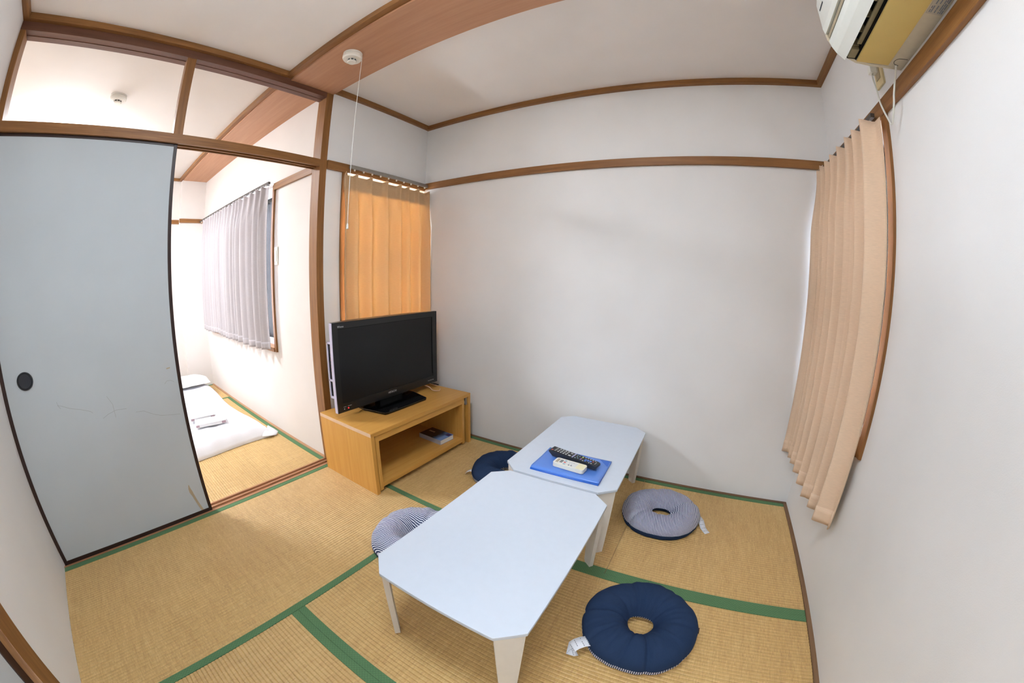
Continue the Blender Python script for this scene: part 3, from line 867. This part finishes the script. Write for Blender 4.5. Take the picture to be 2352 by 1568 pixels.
label_strip(c2, [(-0.168, -0.106, 0.028), (-0.186, -0.112, 0.030), (-0.204, -0.118, 0.020), (-0.214, -0.122, 0.008)], 0.024, lines=False)

# ------------------------------------------------------------------ blue folder and remote controls on the far table
fz = TH
fo = root('document_folder', (1.454, 1.772, fz), 'blue plastic document folder on the low table under the remotes', 'folder', rz=math.radians(1.2))
fw_, fl_ = 0.308, 0.222
def fcover(u, v):
    x, y = -fw_/2+fw_*u, -fl_/2+fl_*v
    z = 0.0085+0.006*max(0, 1-abs(v-0.10)/0.45)*(1-0.4*u)+0.002*math.sin(3*u+2*v)
    if v < 0.04: z -= 0.006*(0.04-v)/0.04
    return Vector((x, y, z))
o = mk('front_cover', grid(28, 24, fcover), 'blue', fo, smooth=True, world=False)
md = o.modifiers.new('thickness', 'SOLIDIFY'); md.thickness = 0.0012; md.offset = -1
mk('back_cover', B(-fw_/2, fw_/2, -fl_/2, fl_/2, 0.0, 0.0014), 'blue', fo, world=False)
mk('folder_spine', prism([(-fl_/2-0.0015, 0.0), (-fl_/2-0.003, 0.004), (-fl_/2-0.0015, 0.0085), (-fl_/2+0.004, 0.0085), (-fl_/2+0.004, 0.0)], -fw_/2, fw_/2, 'yz'), 'blue_dk', fo, world=False, smooth=True)
mk('inner_pages', B(-fw_/2+0.006, fw_/2-0.006, -fl_/2+0.006, fl_/2-0.006, 0.0016, 0.0066), 'blue_dk', fo, world=False)

def key(bm, x, y, z, sx, sy):
    box(bm, x-sx/2, x+sx/2, y-sy/2, y+sy/2, z, z+0.0012)
def keys(name, mat, lst, z, parent):
    bm = bmesh.new()
    for q in lst:
        key(bm, q[0], q[1], z, q[2], q[3])
    return mk(name, bm, mat, parent, world=False)
# long black television remote: x runs along its length
ang = math.atan2(1.775-1.817, 1.570-1.332)
r1 = root('remote_control', (1.451, 1.797, fz+0.0165), 'long black television remote with many buttons lying on the blue folder', 'remote', rz=ang)
Lr = 0.122
mk('remote_body', prism([(-Lr, 0.024), (-Lr, 0.017), (-Lr+0.022, 0.0), (Lr-0.01, 0.0), (Lr, 0.006), (Lr-0.001, 0.016), (Lr-0.012, 0.020), (-Lr+0.002, 0.026)], -0.024, 0.024, 'xz'), 'rc_black', r1, world=False, bevel=0.002)
def rk(name, mat, lst):
    bm = bmesh.new()
    for x, y, sx, sy in lst:
        z = 0.026-(x+Lr)*(0.006/(2*Lr-0.012))-0.0002
        box(bm, x-sx/2, x+sx/2, y-sy/2, y+sy/2, z-0.001, z+0.0012)
    return mk(name, bm, mat, r1, world=False)
rk('face_plate', 'rc_face', [(-0.098+0.0175*i, 0, 0.0175, 0.042) for i in range(12)])
def rk2(name, mat, lst):
    bm = bmesh.new()
    for x, y, sx, sy in lst:
        z = 0.026-(x+Lr)*(0.006/(2*Lr-0.012))+0.0008
        box(bm, x-sx/2, x+sx/2, y-sy/2, y+sy/2, z-0.001, z+0.0012)
    return mk(name, bm, mat, r1, world=False)
rk2('power_button', 'key_red', [(-0.108, -0.014, 0.007, 0.007)])
rk2('label_bar', 'lcd', [(-0.093, 0.0, 0.008, 0.036)])
rk2('number_buttons', 'key_grey', [(-0.078+0.014*i, -0.013+0.013*j, 0.0075, 0.0055) for i in range(4) for j in range(3)]+[(-0.018, -0.012, 0.012, 0.008), (-0.018, 0.011, 0.010, 0.005)])
rk2('label_bar', 'key_lilac', [(-0.001, 0.0, 0.006, 0.040)])
rk2('cursor_buttons', 'key_teal', [(0.012, -0.014, 0.005, 0.005), (0.024, -0.010, 0.004, 0.004), (0.024, 0.010, 0.004, 0.004), (0.016, 0.0, 0.004, 0.006), (0.012, 0.013, 0.005, 0.003)])
rk2('colour_button', 'key_yellow', [(0.039, 0.014, 0.006, 0.006)])
rk2('colour_button', 'key_green', [(0.039, 0.006, 0.006, 0.005)])
rk2('colour_button', 'key_red', [(0.039, -0.004, 0.006, 0.005)])
rk2('colour_button', 'key_blue', [(0.039, -0.012, 0.006, 0.005)])
rk2('function_button_row', 'key_grey', [(0.052+0.012*i, 0.016, 0.005, 0.004) for i in range(5)]+[(0.052, -0.016, 0.005, 0.004), (0.083, -0.015, 0.005, 0.004), (0.094, -0.015, 0.006, 0.004)])
rk2('transport_buttons', 'key_blue', [(0.060+0.012*i, 0.002+0.006*j, 0.008, 0.005) for i in range(3) for j in (-1, 0)]+[(0.062, -0.013, 0.008, 0.005)])
rk2('record_button', 'key_red', [(0.095, 0.003, 0.005, 0.007)])
mk('lettering', BB((0.108, 0.110, -0.010, 0.010, 0.0195, 0.0215)), 'silver', r1, world=False)
# short cream air-conditioner remote
r2 = root('remote_control', (1.459, 1.725, fz+0.0170), 'short cream remote with grey display lying on the blue folder', 'remote', rz=math.radians(-4))
def rr_poly(hx, hy, r, n=5):
    out = []
    for cx, cy, a0 in ((hx-r, hy-r, 0), (-hx+r, hy-r, 90), (-hx+r, -hy+r, 180), (hx-r, -hy+r, 270)):
        for k in range(n+1):
            a = math.radians(a0+90*k/n)
            out.append((cx+r*math.cos(a), cy+r*math.sin(a)))
    return out
mk('remote_body', prism(rr_poly(0.072, 0.0265, 0.009), 0.0, 0.019, 'xy'), 'rc_white', r2, world=False, bevel=0.002)
mk('battery_cover', prism([(x+0.052, y) for x, y in rr_poly(0.017, 0.0235, 0.004)], 0.0188, 0.0196, 'xy'), 'rc_cover', r2, world=False)
mk('face_plate', B(-0.064, 0.032, -0.021, 0.021, 0.0188, 0.0194), 'rc_face_w', r2, world=False)
dp = mk('display', B(-0.064, -0.052, -0.016, 0.018, 0.0192, 0.0198), 'ac_trim', r2, world=False)
mk('display', B(-0.047, -0.034, -0.012, 0.014, 0.0192, 0.0198), 'lcd', r2, world=False)
keys('mode_button', 'key_teal', [(-0.025, 0.013, 0.010, 0.009)], 0.0192, r2)
keys('mode_button', 'key_teal', [(-0.022, -0.016, 0.010, 0.007)], 0.0192, r2)
keys('stop_button', 'key_red', [(-0.024, -0.002, 0.009, 0.007)], 0.0192, r2)
keys('buttons', 'key_grey', [(-0.006, 0.012, 0.006, 0.005), (0.004, 0.012, 0.006, 0.005), (0.013, 0.012, 0.006, 0.005), (-0.002, -0.002, 0.006, 0.005), (0.008, -0.002, 0.006, 0.005)], 0.0192, r2)
keys('arrow_buttons', 'print', [(0.000, -0.015, 0.006, 0.006), (0.012, -0.015, 0.006, 0.006)], 0.0192, r2)

# ------------------------------------------------------------------ curtains
def curtain(name, path0, path1, ndir, ztop, zbot, pleats, amp, mat, label, group, flare=0.0, seed=1, header=None, hooks=True, base=0.0, sharp=0.085, lean=0.0):
    """path0/path1 = (x, y) ends at the top; pleats = positions 0..1; ndir = unit (x, y) into the room"""
    a, b = Vector(path0), Vector(path1)
    nd = Vector(ndir)
    t = root(name, ((a.x+b.x)/2, (a.y+b.y)/2, zbot), label, 'curtain', group)
    wdt = (b-a).length
    rnd = random.Random(seed)
    n = len(pleats)
    wob = [rnd.uniform(-0.3, 0.3) for _ in range(n+2)]
    ampk = [rnd.uniform(0.75, 1.25) for _ in range(n+2)]
    def fold(u, v):
        k = 0
        while k < n-1 and u > pleats[k+1]:
            k += 1
        if u <= pleats[0]:
            k, ph = -1, 1-(pleats[0]-u)/max(1e-3, pleats[1]-pleats[0])
        elif u >= pleats[-1]:
            k, ph = n-1, (u-pleats[-1])/max(1e-3, pleats[-1]-pleats[-2])
        else:
            ph = (u-pleats[k])/(pleats[k+1]-pleats[k])
        d = min(abs(ph % 1), 1-(ph % 1))
        top = math.exp(-(d/sharp)**2)
        sh = wob[(k+1) % (n+2)]*min(1, v*1.4)*0.25
        low = 0.5+0.5*math.cos(2*PI*(ph+sh*math.sin(PI*(ph % 1))))
        w = min(1, max(0, (v-0.02)/0.22))
        w = w*w*(3-2*w)
        am = ampk[(k+1) % (n+2)]
        return amp*((1-w)*top*0.75+w*am*(low**1.15)), top
    def fn(u, v):
        f, top = fold(u, v)
        dist = base+f+flare*v
        side = (u-0.5)*wdt*(1+0.03*v)+lean*v
        p = (a+b)/2+(b-a).normalized()*side+nd*dist
        z = ztop+(zbot-ztop)*v
        if v < 0.06:
            z -= (1-top)*0.012*(1-v/0.06)
        z += 0.004*math.sin(9*u+seed)*v
        return Vector((p.x, p.y, z))
    o = mk('curtain_cloth', grid(max(120, 22*n), 44, fn), mat, t, smooth=True)
    md = o.modifiers.new('thickness', 'SOLIDIFY'); md.thickness = 0.0018; md.offset = 0
    # bottom hem
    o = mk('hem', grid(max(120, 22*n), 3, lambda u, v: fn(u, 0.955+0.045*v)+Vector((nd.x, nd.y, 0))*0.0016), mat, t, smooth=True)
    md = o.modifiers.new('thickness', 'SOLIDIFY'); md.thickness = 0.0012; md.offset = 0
    if header:
        o = mk('heading_tape', grid(max(120, 22*n), 6, lambda u, v: fn(u, 0.004+header*v)-Vector((nd.x, nd.y, 0))*0.004), 'cur_header', t, smooth=True)
        md = o.modifiers.new('thickness', 'SOLIDIFY'); md.thickness = 0.002; md.offset = 0
    if hooks:
        for pu in pleats:
            if 0.01 < pu < 0.99:
                q = fn(pu, 0.0)
                c = q-Vector((nd.x, nd.y, 0))*0.012
                mk('hook', tube([(c.x, c.y, q.z-0.02), (c.x, c.y, ztop-0.002), (c.x-nd.x*0.006, c.y-nd.y*0.006, ztop+0.003)], 0.0013, 6), 'plastic', t)
    return t

# peach curtain over the window beside the television
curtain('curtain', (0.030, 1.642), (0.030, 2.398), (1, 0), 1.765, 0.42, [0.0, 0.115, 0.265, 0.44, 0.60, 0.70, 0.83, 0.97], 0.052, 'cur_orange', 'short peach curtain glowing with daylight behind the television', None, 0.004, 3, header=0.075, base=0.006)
# long beige curtain on the right wall
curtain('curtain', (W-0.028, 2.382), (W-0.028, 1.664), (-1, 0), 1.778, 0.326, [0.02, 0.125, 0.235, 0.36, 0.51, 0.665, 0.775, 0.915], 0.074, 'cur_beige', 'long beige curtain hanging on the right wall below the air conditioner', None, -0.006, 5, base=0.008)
# grey curtains in the bedroom
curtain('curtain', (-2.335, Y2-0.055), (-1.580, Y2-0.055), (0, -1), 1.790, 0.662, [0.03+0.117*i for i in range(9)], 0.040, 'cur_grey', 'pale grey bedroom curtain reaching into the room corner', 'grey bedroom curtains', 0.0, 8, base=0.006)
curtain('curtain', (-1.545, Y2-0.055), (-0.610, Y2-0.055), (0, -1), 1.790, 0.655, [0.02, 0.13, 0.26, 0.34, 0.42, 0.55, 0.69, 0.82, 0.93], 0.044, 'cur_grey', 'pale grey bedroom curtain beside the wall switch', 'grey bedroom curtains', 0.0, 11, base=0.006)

# curtain tracks
def track(p0, p1, z, label, mat, hgt=0.020, dep=0.018, n=10):
    a, b = Vector(p0), Vector(p1)
    t = root('curtain_rail', ((a.x+b.x)/2, (a.y+b.y)/2, z), label, 'curtain rail')
    alongx = abs(b.x-a.x) > abs(b.y-a.y)
    if alongx:
        mk('track', B(min(a.x, b.x), max(a.x, b.x), a.y-dep/2, a.y+dep/2, z, z+hgt), mat, t, bevel=0.002)
    else:
        mk('track', B(a.x-dep/2, a.x+dep/2, min(a.y, b.y), max(a.y, b.y), z, z+hgt), mat, t, bevel=0.002)
    for i in range(n):
        q = a.lerp(b, (i+0.5)/n)
        mk('runner', B(q.x-0.004, q.x+0.004, q.y-0.004, q.y+0.004, z-0.010, z), 'plastic', t)
    for f in (0.06, 0.5, 0.94):
        q = a.lerp(b, f)
        if alongx:
            mk('bracket', B(q.x-0.008, q.x+0.008, q.y, Y2-0.001, z+hgt, z+hgt+0.003), 'rail_dark', t)
        elif a.x < 1:
            mk('bracket', B(0.0165, q.x, q.y-0.008, q.y+0.008, z+hgt, z+hgt+0.003), 'rail_dark', t)
        else:
            mk('bracket', B(q.x, W-0.001, q.y-0.008, q.y+0.008, z+hgt, z+hgt+0.003), 'rail_dark', t)
    return t
track((0.034, 1.695), (0.034, 2.398), 1.800, 'metal curtain track above the peach curtain', 'rail', 0.022, 0.020)
track((W-0.040, 1.712), (W-0.040, 2.385), 1.784, 'dark metal curtain track above the long beige curtain', 'rail_dark', 0.016, 0.016)
track((-2.585, Y2-0.052), (-0.625, Y2-0.052), 1.802, 'dark metal curtain track above the grey bedroom curtains', 'rail_dark', 0.016, 0.018, 18)

# wall switch in the bedroom
sw = root('wall_switch', (-0.565, Y2, 1.30), 'tall white switch plate on the bedroom wall beside the grey curtain', 'switch')
mk('switch_plate', B(-0.595, -0.545, Y2-0.010, Y2, 1.238, 1.360), 'plastic', sw, bevel=0.002)
mk('rocker', B(-0.585, -0.555, Y2-0.014, Y2-0.010, 1.262, 1.336), 'ac_white', sw, bevel=0.001)

# ------------------------------------------------------------------ smoke alarms
def alarm(loc, r, label):
    a = root('smoke_alarm', loc, label, 'smoke alarm')
    x, y, z = loc
    mk('base_ring', lathe([(r*0.97, 0.0), (r*0.97, -0.008), (r*0.90, -0.010)], (x, y, z), 40), 'plastic', a, smooth=False)
    mk('housing', lathe([(r*0.93, -0.010), (r, -0.014), (r*1.0, -0.026), (r*0.90, -0.034), (r*0.55, -0.036)], (x, y, z), 40), 'plastic', a)
    for k in range(8):
        an = 2*PI*k/8+0.2
        bm = bmesh.new()
        for j in range(5):
            t = an+(j/4-0.5)*0.55
            bm.verts.new((x+r*0.47*math.cos(t), y+r*0.47*math.sin(t), z-0.0362))
            bm.verts.new((x+r*0.44*math.cos(t), y+r*0.44*math.sin(t), z-0.044))
        bm.verts.ensure_lookup_table()
        for j in range(4):
            bm.faces.new([bm.verts[i] for i in (2*j, 2*j+1, 2*j+3, 2*j+2)])
        mk('vent_slot', bm, 'plastic_dark', a)
    mk('chamber', lathe([(r*0.43, -0.036), (r*0.43, -0.0445)], (x, y, z), 32), 'plastic', a)
    mk('sensor_cap', lathe([(r*0.46, -0.044), (r*0.48, -0.047), (r*0.40, -0.051)], (x, y, z), 32), 'plastic', a)
    return a
a1 = alarm((0.447, 1.349, ZB), 0.049, 'white smoke alarm with long pull cord under the wide beam')
cx_, cy_ = 0.478, 1.386
mk('pull_cord', tube([(cx_, cy_, ZB-0.033), (cx_-0.004, cy_+0.004, 2.0), (cx_-0.002, cy_+0.002, 1.7), (cx_-0.002, cy_-0.002, 1.385)], 0.0013, 6, 6), 'cord', a1)
mk('cord_knob', lathe([(0.002, 0.012), (0.0045, 0.004), (0.0055, -0.014), (0.003, -0.016)], (cx_-0.002, cy_-0.002, 1.375), 14), 'cord', a1)
alarm((-0.738, 0.388, ZC), 0.054, 'white smoke alarm on the bedroom ceiling seen through the transom')

# ------------------------------------------------------------------ air conditioner
AY0, AY1 = 0.700, 1.500
ac = root('air_conditioner', (W-0.1, 1.1, 1.864), 'cream wall air conditioner with yellowed flap on the right wall', 'air conditioner')
mk('housing', prism([(W-0.0005, 1.864), (2.420, 1.868), (2.420, 1.940), (2.372, 2.000), (2.362, 2.120), (2.40, 2.138), (W-0.0005, 2.138)], AY0, AY1, 'xz'), 'ac_body', ac)
endp = [(W-0.0005, 1.8645), (2.472, 1.8645), (2.421, 1.870), (2.400, 1.882), (2.368, 1.905), (2.352, 1.925), (2.342, 1.947), (2.338, 1.98), (2.337, 2.070), (2.350, 2.125), (2.40, 2.1385), (W-0.0005, 2.1385)]
mk('end_cover', prism(endp, AY1, AY1+0.014, 'xz'), 'ac_body', ac, bevel=0.0015)
mk('end_cover', prism(endp, AY0-0.014, AY0, 'xz'), 'ac_body', ac, bevel=0.0015)
mk('front_panel', prism([(2.337, 1.960), (2.332, 1.980), (2.331, 2.074), (2.345, 2.130), (2.366, 2.136), (2.366, 1.985), (2.356, 1.966)], AY0, AY1+0.004, 'xz'), 'ac_white', ac)
mk('front_flap', prism([(2.384, 1.871), (2.361, 1.895), (2.349, 1.918), (2.345, 1.938), (2.358, 1.950), (2.370, 1.930), (2.389, 1.884)], AY0, AY1+0.006, 'xz'), 'ac_white', ac)
mk('intake_slit', prism([(2.352, 1.952), (2.346, 1.945), (2.342, 1.952), (2.348, 1.960)], AY0, AY1, 'xz'), 'ac_trim', ac)
mk('outlet_duct', BB((2.389, 2.416, AY0+0.02, AY1-0.001, 1.915, 1.918), (2.416, 2.4195, AY0, AY1-0.001, 1.872, 1.94), (2.3895, 2.419, AY1-0.002, AY1-0.0005, 1.875, 1.92)), 'ac_dark', ac)
for i in range(3):
    y0 = AY1-0.075-0.255*i
    v_ = mk('louver', B(2.402, 2.415, y0-0.22, y0, 1.880, 1.885), 'ac_vane', ac)
for i in range(10):
    mk('swing_vane', B(2.392, 2.414, AY1-0.06-0.07*i, AY1-0.057-0.07*i, 1.886, 1.912), 'ac_vane', ac)
mk('outlet_end', B(2.391, 2.4155, AY1-0.052, AY1-0.002, 1.876, 1.905), 'ac_vane', ac, bevel=0.003)
mk('lower_flap', B(2.416, 2.522, AY0+0.012, AY1-0.010, 1.8605, 1.8665), 'ac_yellow', ac, bevel=0.0015)
cv = mk('pipe_cover', tube([(2.572, AY1-0.052, 1.8638), (2.545, AY1-0.050, 1.8638), (2.535, AY1-0.035, 1.8638), (2.540, AY1-0.018, 1.8638), (2.556, AY1-0.012, 1.8638)], 0.0008, 6, 6), 'plastic_dark', ac)
lb = mk('rating_label', B(2.528, 2.574, 0.90, 1.222, 1.8634, 1.8640), plain('label_paper', (186, 178, 160), 0.6, 0.3), ac)
bm = bmesh.new()
rnd = random.Random(4)
for i in range(8):
    yy = 1.215
    xx = 2.533+i*0.005
    while yy > 0.92:
        ln = rnd.uniform(0.006, 0.03)
        if rnd.random() < 0.78:
            box(bm, xx, xx+0.0028, yy-ln, yy, 1.8630, 1.8634)
        yy -= ln+rnd.uniform(0.002, 0.008)
mk('label_print', bm, 'print', lb)
mk('maker_mark', BB(*[(2.3300, 2.3312, 1.478-0.008*i, 1.483-0.008*i, 2.036, 2.042) for i in range(6)]), 'print_dark', ac)
# its power cord and plug
mk('power_cord', tube([(W-0.018, 1.676, 1.952), (W-0.034, 1.672, 1.925), (W-0.036, 1.655, 1.870), (W-0.036, 1.638, 1.800), (W-0.034, 1.600, 1.728), (W-0.034, 1.585, 1.708), (W-0.034, 1.570, 1.716), (W-0.036, 1.540, 1.760), (W-0.034, 1.532, 1.790), (W-0.03, 1.510, 1.835), (W-0.03, 1.488, 1.866)], 0.0033, 8, 6), 'cord', ac, smooth=True)
mk('plug', BB((W-0.040, W-0.012, 1.664, 1.692, 1.938, 1.966)), 'cord', ac, bevel=0.005)
so = root('wall_outlet', (W, 1.672, 1.93), 'cream wall socket behind the air conditioner plug', 'socket')
mk('socket_plate', B(W-0.009, W-0.0005, 1.640, 1.706, 1.888, 2.000), 'outlet', so, bevel=0.002)
mk('socket_face', B(W-0.012, W-0.009, 1.656, 1.690, 1.915, 1.985), plain('socket_face_brown', (176, 160, 130), 0.4, 0.4), so)

# ------------------------------------------------------------------ bedding
FX_A, FX_B, FY_A, FY_B = -2.42, -0.66, 0.36, 1.40
def futon_fn(u, v):
    x = FX_A+(FX_B-FX_A)*u
    y = FY_A+(FY_B-FY_A)*v
    # outline: a little irregular
    y += 0.02*math.sin(7*u+1)*(1 if v > 0.5 else -1)
    x += 0.03*math.sin(5*v+0.6)*(1 if u > 0.5 else -1)
    e = min(u*(FX_B-FX_A), (1-u)*(FX_B-FX_A), v*(FY_B-FY_A), (1-v)*(FY_B-FY_A))
    k = min(1, e/0.13)
    hgt = 0.105*(1-(1-k)**2.4)
    n1 = noise.noise(Vector((x*2.3, y*3.1, 0.3)))
    n2 = noise.noise(Vector((x*7+y*5, y*6-x*4, 1.7)))
    hgt += k*(0.016*n1+0.006*n2)
    if u > 0.8:
        hgt += k*0.009*math.sin(46*(v-0.3*u)+3*n1)*(u-0.8)/0.2
    return Vector((x, y, max(0.0025, hgt)))
fu = root('futon', (-1.5, 0.9, 0), 'white futon bed laid out on the bedroom tatami', 'futon')
bm = grid(120, 80, futon_fn)
o = mk('duvet', bm, 'linen', fu, smooth=True)
md = o.modifiers.new('thickness', 'SOLIDIFY'); md.thickness = 0.002; md.offset = 1
def tuft(u, v):
    r = 0.02+0.075*u
    a = -1.25+2.1*v
    x = FX_B-0.085+1.15*r*math.cos(a)-0.02
    y = 1.375+r*math.sin(a)*0.9+0.02
    return Vector((x, y, 0.006+0.050*(1-u)**0.8+0.010*math.sin(9*v)*(1-u)+0.012*u*abs(math.sin(4*v))))
o = mk('cover_corner', grid(14, 18, tuft), 'linen', fu, smooth=True)
md = o.modifiers.new('thickness', 'SOLIDIFY'); md.thickness = 0.004; md.offset = 1
mk('mattress', B(FX_A+0.10, FX_B-0.10, FY_A+0.10, FY_B-0.10, 0.002, 0.06), 'linen', fu, bevel=0.02)
pw = root('pillow', (-2.30, 1.10, 0.10), 'white pillow at the head of the futon', 'pillow')
def pil(u, v, s):
    x = (u-0.5)*0.34; y = (v-0.5)*0.52
    b = (max(0, 1-abs(2*u-1)**2.6)*max(0, 1-abs(2*v-1)**2.6))**0.5
    return Vector((-2.30+x*(1-0.08*abs(2*v-1)), 1.12+y*(1-0.06*abs(2*u-1)), 0.142+(0.07*b if s > 0 else -0.006*b)+0.004*noise.noise(Vector((x*12, y*12, 2)))))
mk('pillow_top', grid(24, 30, lambda u, v: pil(u, v, 1)), 'linen', pw, smooth=True)
mk('pillow_underside', grid(24, 30, lambda u, v: pil(u, v, -1)), 'linen', pw, smooth=True)
def folded(loc, sx, sy, label, rz):
    t = root('folded_towel', loc, label, 'towel', 'folded towels on the futon', rz=rz)
    for k in range(3):
        mk('towel_layer', B(-sx/2, sx/2, -sy/2, sy/2, 0.0085*k, 0.0085*k+0.008), 'towel', t, world=False, bevel=0.0035)
    mk('fold_shade_hem', B(sx/2-0.006, sx/2+0.002, -sy/2+0.004, -sy/2+0.03, 0.004, 0.020), 'towel_hem_shade', t, world=False)  # end strips with the fold's shade painted into their colour
    mk('fold_shade_hem', B(sx/2-0.006, sx/2+0.002, sy/2-0.035, sy/2-0.004, 0.004, 0.020), 'towel_hem_shade', t, world=False)
    return t
folded((-1.00, 1.03, 0.118), 0.13, 0.24, 'folded white towel lying on the futon beside the other towel', math.radians(-12))
folded((-1.17, 1.01, 0.120), 0.12, 0.20, 'smaller folded white towel lying on the futon towards the pillow', math.radians(-10))

# tiny joined pieces: print and key rows too small to pick apart
for o in bpy.data.objects:
    if o.parent and o.name.split('.')[0] in ('number_buttons', 'cursor_buttons', 'function_button_row', 'transport_buttons', 'buttons', 'arrow_buttons', 'small_print', 'label_print', 'port_print', 'maker_mark', 'cover_title'):
        o['kind'] = 'stuff'
